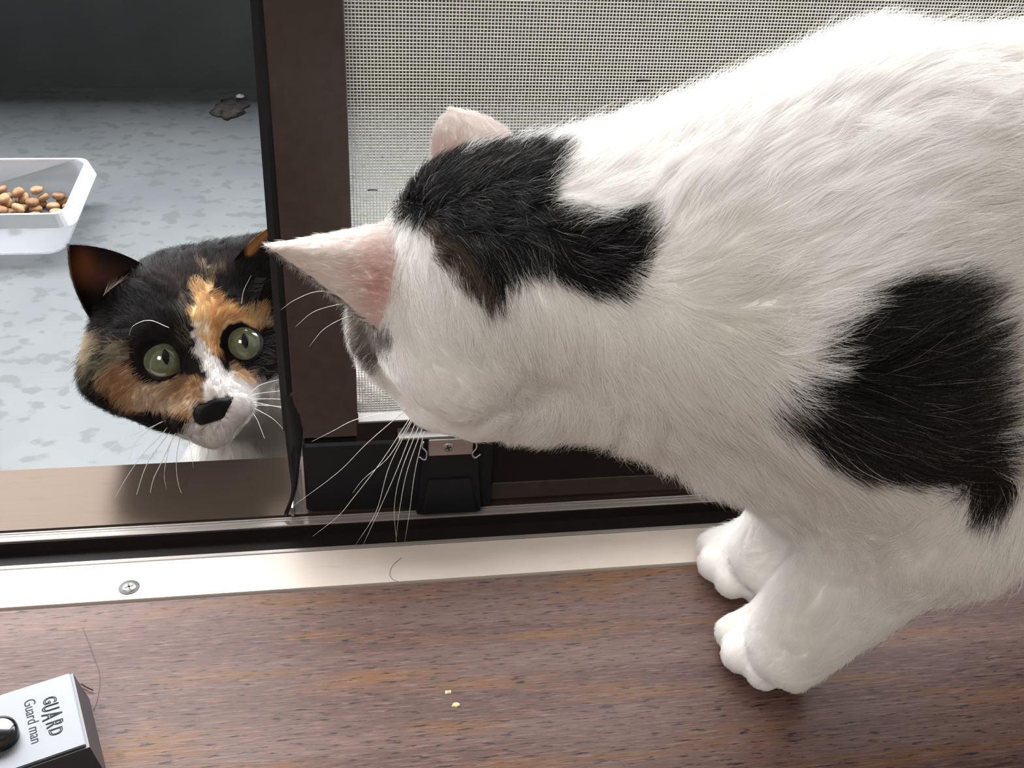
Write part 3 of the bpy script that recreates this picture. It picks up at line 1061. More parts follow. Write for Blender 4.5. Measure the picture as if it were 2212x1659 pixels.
def ear_shell(A, B, T, ca, cb, bulge, rnd=1.0, thick=0.0012, ns=14, nt_=12):
    """cupped ear: two curved edges from the base to the tip, bellied along `bulge`"""
    A, B, T, ca, cb, bulge = (np.asarray(x, float) for x in (A, B, T, ca, cb, bulge))
    G = []
    for i in range(ns + 1):
        s_ = (i / ns) ** rnd
        a = (1 - s_) ** 2 * A + 2 * s_ * (1 - s_) * ca + s_ * s_ * T
        b = (1 - s_) ** 2 * B + 2 * s_ * (1 - s_) * cb + s_ * s_ * T
        for j in range(nt_ + 1):
            t = j / nt_
            p_ = a * (1 - t) + b * t + bulge * math.sin(PI * t) ** 0.8 * (1 - s_) ** 0.55
            G.append(p_)
    G = np.array(G)
    m = nt_ + 1
    Q = []
    for i in range(ns):
        for j in range(nt_):
            Q.append((i * m + j, i * m + j + 1, i * m + m + j + 1, i * m + m + j))
    off = -_n(bulge) * thick
    k = len(G)
    V = np.vstack([G, G + off])
    Q2 = [tuple(k + x for x in f[::-1]) for f in Q]
    edge = []
    for i in range(ns):
        edge.append((i * m + m, i * m, k + i * m, k + i * m + m))
        edge.append((i * m + nt_, i * m + m + nt_, k + i * m + m + nt_, k + i * m + nt_))
    return V, Q + Q2 + edge, G, Q

M_WHISK = simple('whisker', (0.88, 0.86, 0.82), 0.35, spec=0.5)
def whiskers(rows, y, parent, r=0.00013, yend=None):
    for row in rows:
        n = len(row)
        pts = [at(u, v, y + ((yend - y) * i / (n - 1) if yend is not None else 0)) for i, (u, v) in enumerate(row)]
        pts = catmull(pts, 16)
        V, F = tube_geo(pts, r, r, 5, prof=lambda t: r * (1.0 - 0.8 * t ** 1.5))
        mesh_obj('whisker', V, F, M_WHISK, parent)
FURQ = 1.0     # strand count factor

# ------------------------------------------------------------------ the white cat on the sill
wc = empty('cat', (0.16, -0.047, 0.0))
tag(wc, 'white cat with black patches leaning over the sill with its back to us', 'cat')
def child_keep(o, par):
    o.parent = par
    o.matrix_parent_inverse = Matrix.Translation(-Vector(par.location))
    return o

W_SOFT = [  # chains of tapering round limbs: pixel, depth plane, radius in pixels
    [(1075, 560, -0.015, 232), (1290, 560, -0.030, 265), (1560, 560, -0.045, 325), (1880, 508, -0.052, 385), (2260, 560, -0.058, 405)],   # head, neck, back
    [(1020, 715, -0.025, 190), (1130, 760, -0.022, 150)],                # near cheek
    [(872, 765, 0.000, 72), (945, 852, -0.004, 76), (1040, 800, -0.008, 120)],                  # muzzle
    [(848, 692, 0.003, 82), (980, 640, -0.008, 150)],                    # brow
    [(1040, 880, -0.012, 62), (1180, 800, -0.020, 115), (1330, 740, -0.028, 150)],   # chin, throat
    [(1470, 740, -0.040, 210), (1640, 820, -0.045, 225), (1850, 880, -0.050, 270)],  # chest
    [(1950, 900, -0.045, 255), (2300, 925, -0.048, 310)],                # belly, extra low mass added to block light under the cat
    [(1900, 760, -0.088, 270), (2030, 1050, -0.088, 190)],               # near shoulder to elbow
]
soft = [[S(*p_) for p_ in ch] for ch in W_SOFT]
near_leg = [S(2030, 1080, -0.086, 165), S(1900, 1200, -0.081, 125), S(1765, 1322, -0.075, 108), S(1705, 1390, -0.073, 92)]
far_leg = [S(1760, 960, -0.040, 120), S(1745, 1090, -0.030, 100), S(1665, 1195, -0.024, 88)]
def paw(base, d, wdt):
    """palm and four toes resting on the sill"""
    b = np.array([base[0], base[1], 0.0])
    d = _n(np.array([d[0], d[1], 0.0])); s_ = np.array([-d[1], d[0], 0])
    P_ = [[(b - d * 0.004 + np.array([0, 0, 0.0145]), 0.0128), (b + d * 0.006 + np.array([0, 0, 0.0115]), 0.0118)]]
    toes = []
    for k, (o, f, r) in enumerate(((-0.0142, 0.0075, 0.0070), (-0.0054, 0.0150, 0.0080), (0.0054, 0.0150, 0.0080), (0.0142, 0.0075, 0.0070))):
        c = b + s_ * o * wdt + d * f + np.array([0, 0, r * 0.98])
        toes.append([(b + s_ * o * 0.6 * wdt + np.array([0, 0, 0.013]), r * 1.0), (c, r)])
    return P_, toes
pn = onz(1652, 1440, 0.0)
pf_ = onz(1612, 1248, 0.0)
PAW_N = paw(pn + np.array([0.004, 0.006, 0]), (-0.80, -0.62), 1.05)
PAW_F = paw(pf_ + np.array([0.001, 0.003, 0]), (-0.92, -0.40), 1.05)
# wrists reach the paws
near_leg.append((np.array([pn[0] + 0.008, pn[1] + 0.004, 0.020]), 0.0125))
far_leg.append((np.array([pf_[0] + 0.007, pf_[1] + 0.003, 0.019]), 0.0120))
# hindquarters outside the frame: loin, haunches, hind legs, tail
hx_ = soft[0][-1][0][0]
hind = [
    [soft[0][-1], (np.array([hx_ + 0.09, -0.062, 0.160]), 0.066), (np.array([hx_ + 0.15, -0.064, 0.158]), 0.060)],
    [(np.array([hx_ + 0.14, -0.108, 0.145]), 0.042), (np.array([hx_ + 0.095, -0.118, 0.085]), 0.027), (np.array([hx_ + 0.165, -0.112, 0.050]), 0.014), (np.array([hx_ + 0.145, -0.110, 0.013]), 0.012), (np.array([hx_ + 0.115, -0.110, 0.012]), 0.012)],
    [(np.array([hx_ + 0.14, -0.020, 0.145]), 0.042), (np.array([hx_ + 0.095, -0.012, 0.085]), 0.027), (np.array([hx_ + 0.165, -0.014, 0.050]), 0.014), (np.array([hx_ + 0.145, -0.016, 0.013]), 0.012), (np.array([hx_ + 0.115, -0.016, 0.012]), 0.012)],
    [(np.array([hx_ + 0.18, -0.064, 0.18]), 0.016), (np.array([hx_ + 0.25, -0.06, 0.15]), 0.013), (np.array([hx_ + 0.31, -0.05, 0.085]), 0.012), (np.array([hx_ + 0.36, -0.04, 0.04]), 0.009)],
]
def white_sdf(P):
    d = sd_chain(P, soft[0])
    for ch, k in zip(soft[1:], (0.014, 0.012, 0.014, 0.014, 0.02, 0.03, 0.022)):
        d = smin(d, sd_chain(P, ch), k)
    d = smin(d, sd_chain(P, near_leg), 0.014)
    d = smin(d, sd_chain(P, far_leg), 0.014)
    for pal, toes in (PAW_N, PAW_F):
        dt = np.full(len(P), 1e9)
        for t_ in toes:
            dt = smin(dt, sd_chain(P, t_), 0.0006)
        dp = smin(sd_chain(P, pal[0]), dt, 0.003)
        d = smin(d, dp, 0.006)
    for k, ch in enumerate(hind):
        d = smin(d, sd_chain(P, ch), 0.02)
    return smax(d, -P[:, 2] + 0.0003, 0.002)
WV, WQ = surface_nets(white_sdf, (-0.03, -0.145, -0.004), (hx_ + 0.40, 0.065, 0.31), 0.0021)

HEAD_CAP = [(915, 330), (1000, 300), (1100, 296), (1215, 288), (1238, 305), (1216, 370), (1205, 425), (1240, 458), (1300, 462), (1395, 446), (1425, 478), (1408, 560), (1375, 640), (1285, 655), (1205, 612), (1140, 600), (1112, 640), (1088, 692), (1058, 695), (1028, 660), (985, 590), (940, 535), (905, 500), (850, 472), (850, 380), (905, 340)]
CAP_RIM = [(900, 498), (940, 535), (985, 590), (1028, 660), (1060, 700), (1092, 690), (1075, 650), (1040, 600), (1000, 545), (955, 500), (925, 485)]
SHOULDER = [(1925, 622), (2000, 592), (2080, 580), (2145, 615), (2190, 720), (2204, 850), (2206, 1000), (2192, 1085), (2150, 1150), (2095, 1132), (2068, 1085), (2050, 1052), (1960, 1047), (1860, 1042), (1780, 1003), (1688, 930), (1762, 868), (1832, 800), (1828, 742), (1872, 680)]
BROW = [(735, 630), (778, 655), (805, 700), (845, 742), (828, 770), (806, 815), (788, 805), (760, 750)]
PINK = [(720, 560), (800, 520), (850, 560), (850, 640), (840, 715), (800, 700), (760, 640)]
def white_color(P, rng=None, hair=True):
    u, v, D = proj(P)
    n1 = vnoise(P + 5, 160, 1) - 0.5
    n2 = vnoise(P + 7, 160, 2) - 0.5
    j = 9.0 if rng is not None else 0.0
    ju = u + n1 * 34 + (rng.normal(0, j, len(P)) if rng is not None else 0)
    jv = v + n2 * 34 + (rng.normal(0, j, len(P)) if rng is not None else 0)
    col = np.empty((len(P), 3))
    big = vnoise(P + 3, 22, 3)[:, None]
    col[:] = np.array([0.945, 0.935, 0.925]) * (1 - 0.05 * big) + np.array([0.0, -0.006, -0.022]) * big
    cap = in_poly(ju, jv, HEAD_CAP) & (P[:, 0] < 0.14)
    sh = in_poly(ju, jv, SHOULDER) & (P[:, 1] < -0.045)
    rim = in_poly(ju, jv, CAP_RIM) & (P[:, 1] < -0.0)
    br = in_poly(ju, jv, BROW)
    m = len(P)
    r_ = rng.random(m) if rng is not None else np.full(m, 0.5)
    col[cap] = np.array([0.013, 0.012, 0.013])
    col[sh] = np.array([0.018, 0.015, 0.015])
    if rng is not None:
        k = cap & (r_ > 0.91); col[k] = np.array([0.30, 0.28, 0.26])
        k = sh & (r_ > 0.95); col[k] = np.array([0.34, 0.32, 0.31])
    col[rim] = np.array([0.105, 0.072, 0.05]) * (0.6 + 0.9 * r_[rim][:, None])
    st = np.clip(0.5 + 1.6 * (vnoise(P * np.array([1, 1, 1]) + 1, 420, 8) - 0.5), 0, 1)[:, None]
    col[br] = (np.array([0.10, 0.085, 0.07]) * (1 - st) + np.array([0.33, 0.29, 0.245]) * st)[br]
    return col
wbody = coat_mesh('body', WV, WQ, white_color(WV), None)
child_keep(wbody, wc)
# ears
eA, eB, eT = at(880, 472, -0.008), at(832, 722, -0.030), at(576, 531, -0.030)
bul = _n(CAM - at(760, 600, -0.03)) * 0.013 + np.array([0, 0, 0.002])
EV, EQ, EG, EGQ = ear_shell(eA, eB, eT, at(760, 497, -0.022), at(712, 618, -0.034), bul, 1.0)
fA, fB, fT = at(950, 392, 0.012), at(1118, 308, 0.006), at(975, 236, 0.022)
bul2 = _n(CAM - at(1000, 300, 0.012)) * 0.010
EV2, EQ2, EG2, EGQ2 = ear_shell(fA, fB, fT, at(905, 290, 0.018), at(1062, 238, 0.014), bul2, 0.8)
def ear_color(P, rng=None):
    u, v, D = proj(P)
    col = np.empty((len(P), 3)); col[:] = (0.86, 0.80, 0.77)
    n1 = (vnoise(P + 2, 200, 4) - 0.5) * 40
    d = np.hypot((u - 815 + n1) / 62, (v - 612 + n1) / 92)
    f = np.clip(1.25 - d, 0, 1)[:, None] * 0.75
    col = col * (1 - f) + np.array([0.76, 0.50, 0.45]) * f
    d2 = np.hypot((u - 965) / 60, (v - 335) / 60)
    f = np.clip(1.1 - d2, 0, 1)[:, None] * 0.6
    col = col * (1 - f) + np.array([0.72, 0.50, 0.44]) * f
    return col
e1_ = coat_mesh('ear', EV, EQ, ear_color(EV), None); child_keep(e1_, wc)
e2_ = coat_mesh('ear', EV2, EQ2, ear_color(EV2), None); child_keep(e2_, wc)

W_FLOW = [
    (2050, 80, 1, -.35, .019, .42), (1850, 90, 1, -.55, .019, .45), (1700, 150, 1, -.7, .018, .45), (1550, 220, 1, -.75, .017, .45), (1450, 265, .9, -.6, .016, .45), (1320, 300, 1, -.45, .014, .4),
    (1900, 300, 1, -.4, .020, .28), (2150, 230, 1, -.3, .020, .28), (2170, 480, 1, -.25, .020, .26), (1700, 450, 1, -.55, .019, .28), (1560, 420, .9, -.7, .017, .3), (1880, 560, 1, -.42, .020, .28), (1480, 520, .6, -.8, .014, .4), (1530, 650, .9, -.1, .013, .5), (1620, 640, 1, -.3, .016, .35), (1720, 720, 1, -.3, .019, .28),
    (1900, 740, 1, -.35, .021, .26), (2100, 700, 1, -.2, .020, .26), (2020, 860, 1, -.05, .021, .24), (2150, 950, 1, .2, .019, .24), (1850, 900, 1, .12, .020, .24), (1650, 830, 1, .45, .019, .28), (1560, 780, .9, .75, .018, .34), (1700, 960, .7, .35, .017, .26), (1900, 1000, .9, .4, .016, .24),
    (1450, 780, .5, 1, .017, .34), (1500, 950, .25, 1, .017, .3), (1380, 880, 0, 1, .016, .35), (1450, 1010, -.4, 1, .017, .75), (1390, 960, -.4, 1, .017, .75), (1330, 890, -.35, 1, .016, .75), (1230, 890, -.3, 1, .015, .75), (1120, 905, -.25, 1, .012, .7), (1560, 1050, -.4, 1, .014, .6),
    (1260, 730, .15, 1, .014, .38), (1160, 730, .05, 1, .012, .36), (1360, 690, .5, .8, .013, .42), (1060, 790, .5, .7, .007, .28), (1150, 820, .4, .8, .009, .28), (960, 810, .8, .4, .005, .24), (905, 850, .8, .2, .004, .22), (1000, 900, 1, .1, .004, .22), (930, 900, .8, .2, .003, .2),
    (880, 760, .6, .6, .006, .28), (820, 720, -.3, .9, .007, .4), (770, 700, -.8, .5, .007, .5), (920, 620, .6, .8, .008, .35), (1000, 680, .4, .9, .010, .35), (880, 540, .5, .8, .008, .35),
    (1000, 390, .9, -.1, .009, .3), (1130, 330, 1, -.2, .011, .32), (960, 480, .8, .45, .008, .28), (1080, 480, .8, .5, .010, .28), (1060, 600, .3, 1, .011, .28), (1160, 430, .9, .25, .011, .28), (1180, 560, .5, .8, .012, .3), (1300, 400, 1, -.2, .013, .28), (1260, 520, 1, -.3, .013, .32), (1370, 520, .9, -.5, .013, .34), (1330, 620, .8, .1, .012, .42),
    (2060, 1090, -.1, 1, .012, .2), (1960, 1160, -.4, .9, .009, .2), (1880, 1280, -.3, 1, .008, .35), (1800, 1300, -.6, .8, .007, .2), (1800, 1150, -.5, .9, .008, .2), (1780, 1040, -.3, 1, .010, .2), (1700, 1420, -.6, .6, .003, .25), (1620, 1390, -.8, .6, .0022, .22), (1600, 1450, -.7, .7, .0022, .22), (1760, 1420, -.3, 1, .006, .35),
    (1700, 1150, -.5, .8, .007, .22), (1620, 1180, -.8, .4, .0035, .25), (1540, 1220, -.9, .4, .0022, .22), (1560, 1260, -.9, .5, .0022, .22), (1580, 1140, -.7, -.3, .005, .35), (2150, 1230, .2, 1, .013, .3), (2200, 1100, .3, 1, .015, .24),
]
wrows = flow_rows(W_FLOW, WV, WQ)
def w_weight(Pm, Nm):
    vd = CAM - Pm
    vd = vd / np.linalg.norm(vd, axis=1)[:, None]
    f = (Nm * vd).sum(1)
    w = np.where(f > -0.35, 1.0, 0.22)
    w = np.where(Pm[:, 0] > 0.30, 0.3, w)
    # shorter coat needs more strands
    u, v, D = proj(Pm)
    w *= np.where((u < 1150) | ((v > 1080) & (u < 1950)), 1.9, 1.0)
    return w
fo = fur('fur', WV, WQ, None, int(460000 * FURQ), wrows, white_color, 3, radius=5.5e-5, clump=0.42, gper=60, weight_fn=w_weight, wave=0.05)
child_keep(fo, wc)
# short down on the ears and the dark fringe along the near ear's front edge
nl = EG.shape[0]
def ear_rows(G, base_mid, tip):
    d_ = _n(tip - base_mid)
    return [list(G[k]) + list(d_) + [0.0035, 0.16] for k in range(0, len(G), 9)]
def efix(EGx, EGQx, bulx):
    q0 = np.asarray(EGQx)
    a, b, c = EGx[q0[:, 0]], EGx[q0[:, 1]], EGx[q0[:, 2]]
    nn = np.cross(b - a, c - a).sum(0)
    return q0 if nn @ bulx > 0 else q0[:, ::-1]
ef = fur('ear_fur', EG, efix(EG, EGQ, bul), None, int(9000 * FURQ), ear_rows(EG, (eA + eB) / 2, eT), ear_color, 5, radius=4e-5, clump=0.2)
child_keep(ef, wc)
ef = fur('ear_fur', EG2, efix(EG2, EGQ2, bul2), None, int(6000 * FURQ), ear_rows(EG2, (fA + fB) / 2, fT), ear_color, 6, radius=4e-5, clump=0.2)
child_keep(ef, wc)
# fringe: strands rooted along the lower front edge of the near ear
def strand_obj(name, roots, dirs, lens, cols, parent, radius=6e-5, K=4, seed=1, droop=None):
    rng = np.random.default_rng(seed)
    N = len(roots)
    pts = np.empty((N, K, 3)); t = np.linspace(0, 1, K)
    for k in range(K):
        pts[:, k] = roots + dirs * (lens * t[k])[:, None] + (0 if droop is None else droop * (lens * t[k] ** 2)[:, None])
    rad = np.outer(radius * rng.uniform(0.7, 1.2, N), 1 - 0.85 * t ** 1.6)
    hc = bpy.data.hair_curves.new(name)
    hc.add_curves([K] * N)
    hc.attributes['position'].data.foreach_set('vector', pts.astype(np.float32).ravel())
    ra = hc.attributes.get('radius') or hc.attributes.new('radius', 'FLOAT', 'POINT')
    ra.data.foreach_set('value', rad.astype(np.float32).ravel())
    ca = hc.attributes.new('coat', 'FLOAT_COLOR', 'CURVE')
    ca.data.foreach_set('color', np.hstack([cols, np.ones((N, 1))]).astype(np.float32).ravel())
    hc.materials.append(FURMAT)
    o = bpy.data.objects.new(name, hc)
    o['kind'] = 'stuff'
    return link(o, parent)
rng_ = np.random.default_rng(9)
nF = 2600
ts = rng_.random(nF) ** 0.9
cbx = at(712, 618, -0.034)
rt = ((1 - ts) ** 2)[:, None] * eB + (2 * ts * (1 - ts))[:, None] * cbx + (ts ** 2)[:, None] * eT
dn = _n(at(700, 690, -0.02) - at(690, 600, -0.034))
sd = _n(at(640, 600, -0.03) - at(690, 600, -0.03))
dd = dn[None] * 1.0 + sd[None] * rng_.normal(-0.25, 0.3, nF)[:, None] + rng_.normal(0, 0.2, (nF, 3))
dd /= np.linalg.norm(dd, axis=1)[:, None]
cc = np.where(rng_.random(nF)[:, None] < 0.6, np.array([0.15, 0.12, 0.095]), np.array([0.46, 0.41, 0.36]))
child_keep(strand_obj('ear_fringe', rt - np.array([0, -0.001, 0]), dd, rng_.uniform(0.004, 0.0085, nF) * (1.1 - 0.6 * ts), cc, None, 5e-5), wc)

# eye, nose and mouth of the turned away face (seen only from the window side)
M_EYEB = simple('eye_green', (0.30, 0.36, 0.16), 0.1)
M_PUP = simple('pupil_black', (0.004, 0.004, 0.004), 0.08)
M_NOSEP = simple('nose_pink', (0.62, 0.33, 0.29), 0.5)
bvw = BVHTree.FromPolygons([tuple(v_) for v_ in WV], [tuple(map(int, f_)) for f_ in WQ])
gz = _n(np.array([-0.40, 0.72, -0.56]))
hc_ = soft[0][0][0]
lr = _n(np.array([0.86, 0.50, 0.06]))
upv = _n(np.cross(lr, gz)); 
if upv[2] < 0: upv = -upv
def face_pt(a, b):
    o_ = hc_ + lr * a + upv * b + gz * 0.12
    h_ = bvw.ray_cast(Vector(o_), Vector(-gz))
    return np.array(h_[0]) if h_[0] is not None else hc_ + gz * 0.05
def ball(name, c, r, mat, parent, sc=(1, 1, 1), seg=20):
    bm = bmesh.new()
    bmesh.ops.create_uvsphere(bm, u_segments=seg, v_segments=seg // 2, radius=r)
    for v_ in bm.verts: v_.co = Vector((c[0] + v_.co.x * sc[0], c[1] + v_.co.y * sc[1], c[2] + v_.co.z * sc[2]))
    return bm_obj(name, bm, mat, parent, True)
for sgn in (-1, 1):
    c_ = face_pt(0.016 * sgn, 0.0) - gz * 0.0065
    we_ = child_keep(ball('eye', c_, 0.0085, M_EYEB, None), wc)
    ball('pupil', c_ + gz * 0.0062, 0.0035, M_PUP, we_, (0.7, 0.7, 1.0))
child_keep(ball('nose', face_pt(0, -0.022) - gz * 0.001, 0.005, M_NOSEP, None, (1, 0.9, 0.7)), wc)

zz5 = lambda L: [(540 + a * .3165, 780 + b * .3165) for a, b in L]
zz4 = lambda L: [(540 + a * .3165, 380 + b * .3165) for a, b in L]
WW = [zz5(L) for L in (
    [(1060, 330), (735, 395), (560, 480), (420, 550)], [(1060, 335), (800, 560), (600, 760), (300, 985)], [(1090, 390), (900, 680), (700, 940), (600, 1060), (430, 1195)],
    [(1100, 400), (950, 650), (780, 800), (700, 900)], [(1105, 410), (950, 720), (860, 1030), (720, 1255)], [(1125, 430), (1000, 750), (880, 1020), (765, 1270)], [(1150, 450), (1030, 760), (985, 1000), (1000, 1240)],
    [(1175, 460), (1070, 760), (1020, 1020), (995, 1230)], [(1190, 480), (1125, 760), (1090, 1020), (1055, 1240)])]
wh0 = len(bpy.data.objects)
tmp = empty('tmp'); bpy.data.objects.remove(tmp)
whiskers(WW, -0.012, None, 0.00016, 0.004)
whiskers([zz4(L) for L in ([(700, 800), (620, 795), (450, 790), (300, 850), (210, 915)], [(690, 870), (590, 880), (430, 930), (310, 1030)], [(740, 950), (640, 970), (500, 1050), (405, 1165)])], 0.0, None, 0.00011, -0.01)
for o in list(bpy.data.objects):
    if o.name.startswith('whisker') and o.parent is None: child_keep(o, wc)

# ------------------------------------------------------------------ the calico cat outside
cc_ = empty('cat', (0.03, 0.2, FZ))
tag(cc_, 'calico cat with green eyes looking in past the screen frame', 'cat')
CYD = 0.108
O3 = at(412, 762, CYD)
DC = float(proj(O3)[2])
rc = np.array([1.0, 0, 0]); uc = np.array([0, 1.0, 0]); fc = np.array([0, 0, 1.0])
ro = math.radians(11.8); ya = math.radians(8.0)
r0 = math.cos(ro) * rc + math.sin(ro) * uc
u0 = -math.sin(ro) * rc + math.cos(ro) * uc
vdir = _n(CAM - O3)
f_c = RM.T @ vdir                                  # towards the camera, camera frame
fw = math.cos(ya) * f_c + math.sin(ya) * r0; fw = _n(fw)
rt_ = _n(r0 - fw * (r0 @ fw)); up_ = np.cross(fw, rt_)
HR, HU, HF = RM @ rt_, RM @ up_, RM @ fw           # head frame in the world
def hp(x, y, z):
    return O3 + (HR * x + HU * y + HF * z) * 0.01
HAX = np.array([HR, HU, HF])
def cal_sdf(P):
    d = sd_ell(P, hp(0, 1.0, -1.4), HAX, (0.040, 0.036, 0.039))
    for sx in (-1, 1):
        d = smin(d, sd_ell(P, hp(2.55 * sx, -0.35, -0.6), HAX, (0.0235, 0.0185, 0.020)), 0.012)
        d = smin(d, sd_chain(P, [(hp(2.5 * sx, -0.9, 0.0), 0.0125), (hp(0.3 * sx, -3.0, 1.6), 0.0095)]), 0.010)
        d = smin(d, sd_chain(P, [(hp(1.9 * sx, 1.0, 1.4), 0.0115)]), 0.010)
    d = smin(d, sd_ell(P, hp(0, -2.35, 1.7), HAX, (0.020, 0.0155, 0.017)), 0.010)
    d = smin(d, sd_chain(P, [(hp(0, 1.2, 2.0), 0.0105), (hp(0, -0.6, 2.55), 0.0080), (hp(0, -2.0, 3.25), 0.0066)]), 0.006)
    for sx in (-1, 1):
        d = smin(d, sd_ell(P, hp(0.85 * sx, -2.75, 2.75), HAX, (0.0105, 0.0085, 0.009)), 0.003)
        # socket
        c = hp(1.98 * sx, 0.0, 2.75)
        d = smax(d, -(np.linalg.norm(P - c, axis=1) - 0.0098), 0.003)
    d = smin(d, sd_chain(P, [(hp(0, -3.75, 1.9), 0.0075)]), 0.005)
    for ch in CAL_BODY:
        d = smin(d, sd_chain(P, ch), 0.018)
    return smax(d, -(P[:, 2] - FZ) + 0.0003, 0.002)
chest = np.array([-0.030, 0.165, -0.035])
CAL_BODY = [
    [S(400, 625, CYD + 0.024, 60), S(510, 590, CYD + 0.030, 66), S(640, 575, CYD + 0.034, 80)],
    [S(500, 1010, 0.150, 95), S(600, 1000, 0.165, 120)],
    [(hp(0, -0.5, -3.4), 0.034), (np.array([-0.050, 0.165, 0.0]), 0.036), (chest, 0.042), (np.array([0.05, 0.21, -0.045]), 0.048), (np.array([0.15, 0.26, -0.045]), 0.050)],
]
for sx, (ax_, ay_) in ((0, (-0.045, 0.150)), (1, (-0.02, 0.195))):
    CAL_BODY.append([(np.array([ax_, ay_, -0.06]), 0.024), (np.array([ax_ - 0.004, ay_, -0.11]), 0.014), (np.array([ax_ - 0.006, ay_ - 0.002, FZ + 0.013]), 0.012), (np.array([ax_ - 0.02, ay_ - 0.01, FZ + 0.011]), 0.011)])
for (ax_, ay_) in ((0.17, 0.235), (0.15, 0.295)):
    CAL_BODY.append([(np.array([ax_, ay_, -0.06]), 0.034), (np.array([ax_ - 0.03, ay_ - 0.005, -0.095]), 0.020), (np.array([ax_ + 0.02, ay_, -0.115]), 0.012), (np.array([ax_ + 0.005, ay_, FZ + 0.012]), 0.011), (np.array([ax_ - 0.02, ay_, FZ + 0.011]), 0.011)])
CAL_BODY.append([(np.array([0.19, 0.28, -0.03]), 0.014), (np.array([0.25, 0.31, -0.08]), 0.012), (np.array([0.31, 0.33, FZ + 0.02]), 0.010)])
# head fine, body coarser, joined by one surface field
CV, CQ = surface_nets(cal_sdf, (-0.17, 0.04, -0.155), (0.33, 0.36, 0.13), 0.0022)

zf = lambda L: [(100 + a * .27125, 480 + b * .27125) for a, b in L]
C_WHITE = zf([(1175, 840), (1250, 900), (1330, 1060), (1400, 1150), (1520, 1210), (1650, 1280), (1720, 1290), (1760, 1230), (1900, 1230), (1950, 2100), (900, 2100), (1080, 1660), (1180, 1560), (1265, 1440), (1258, 1300), (1240, 1190), (1190, 1060), (1160, 930)])
C_FORE = zf([(1130, 440), (1200, 410), (1330, 415), (1330, 540), (1440, 600), (1560, 660), (1780, 640), (1840, 820), (1660, 850), (1560, 840), (1460, 920), (1440, 1040), (1340, 1060), (1220, 900), (1180, 800), (1130, 690), (1160, 560)])
C_LCHK = zf([(680, 1110), (770, 1100), (830, 1210), (930, 1245), (1060, 1225), (1180, 1215), (1245, 1230), (1268, 1440), (1190, 1520), (1090, 1600), (900, 1520), (660, 1530), (460, 1440), (370, 1260), (540, 1130)])
C_RCHK = zf([(1460, 1100), (1560, 1150), (1690, 1210), (1720, 1300), (1560, 1270), (1470, 1190)])
C_OLIVE = zf([(270, 840), (350, 880), (450, 900), (640, 980), (610, 1100), (540, 1240), (400, 1330), (230, 1230)])
C_EDGE = zf([(255, 850), (340, 860), (350, 960), (330, 1120), (250, 1100)])
C_EAROR = zf([(1560, 240), (1640, 130), (1770, 0), (1790, 110), (1700, 160), (1610, 260)])
C_REYE = zf([(1660, 900), (1850, 870), (1850, 1180), (1760, 1270), (1660, 1190), (1500, 1110), (1450, 1050), (1520, 1080), (1660, 1050), (1710, 960)])
C_NOSEP = zf([(1165, 1520), (1190, 1470), (1270, 1440), (1300, 1420), (1390, 1400), (1485, 1390), (1480, 1430), (1440, 1500), (1410, 1560), (1330, 1590), (1240, 1615), (1180, 1580)])
C_TOP = zf([(600, 330), (900, 280), (1300, 210), (1450, 190), (1560, 240), (1440, 420), (1330, 420), (1130, 440), (1050, 560), (850, 480), (700, 400)])
C_CREAM1 = zf([(1180, 270), (1260, 290), (1300, 360), (1420, 340), (1440, 390), (1330, 410), (1230, 360)])
C_TUFT = zf([(1030, 560), (1120, 520), (1130, 690), (1180, 800), (1160, 900), (1080, 960), (1020, 900), (1060, 760), (1000, 700)])
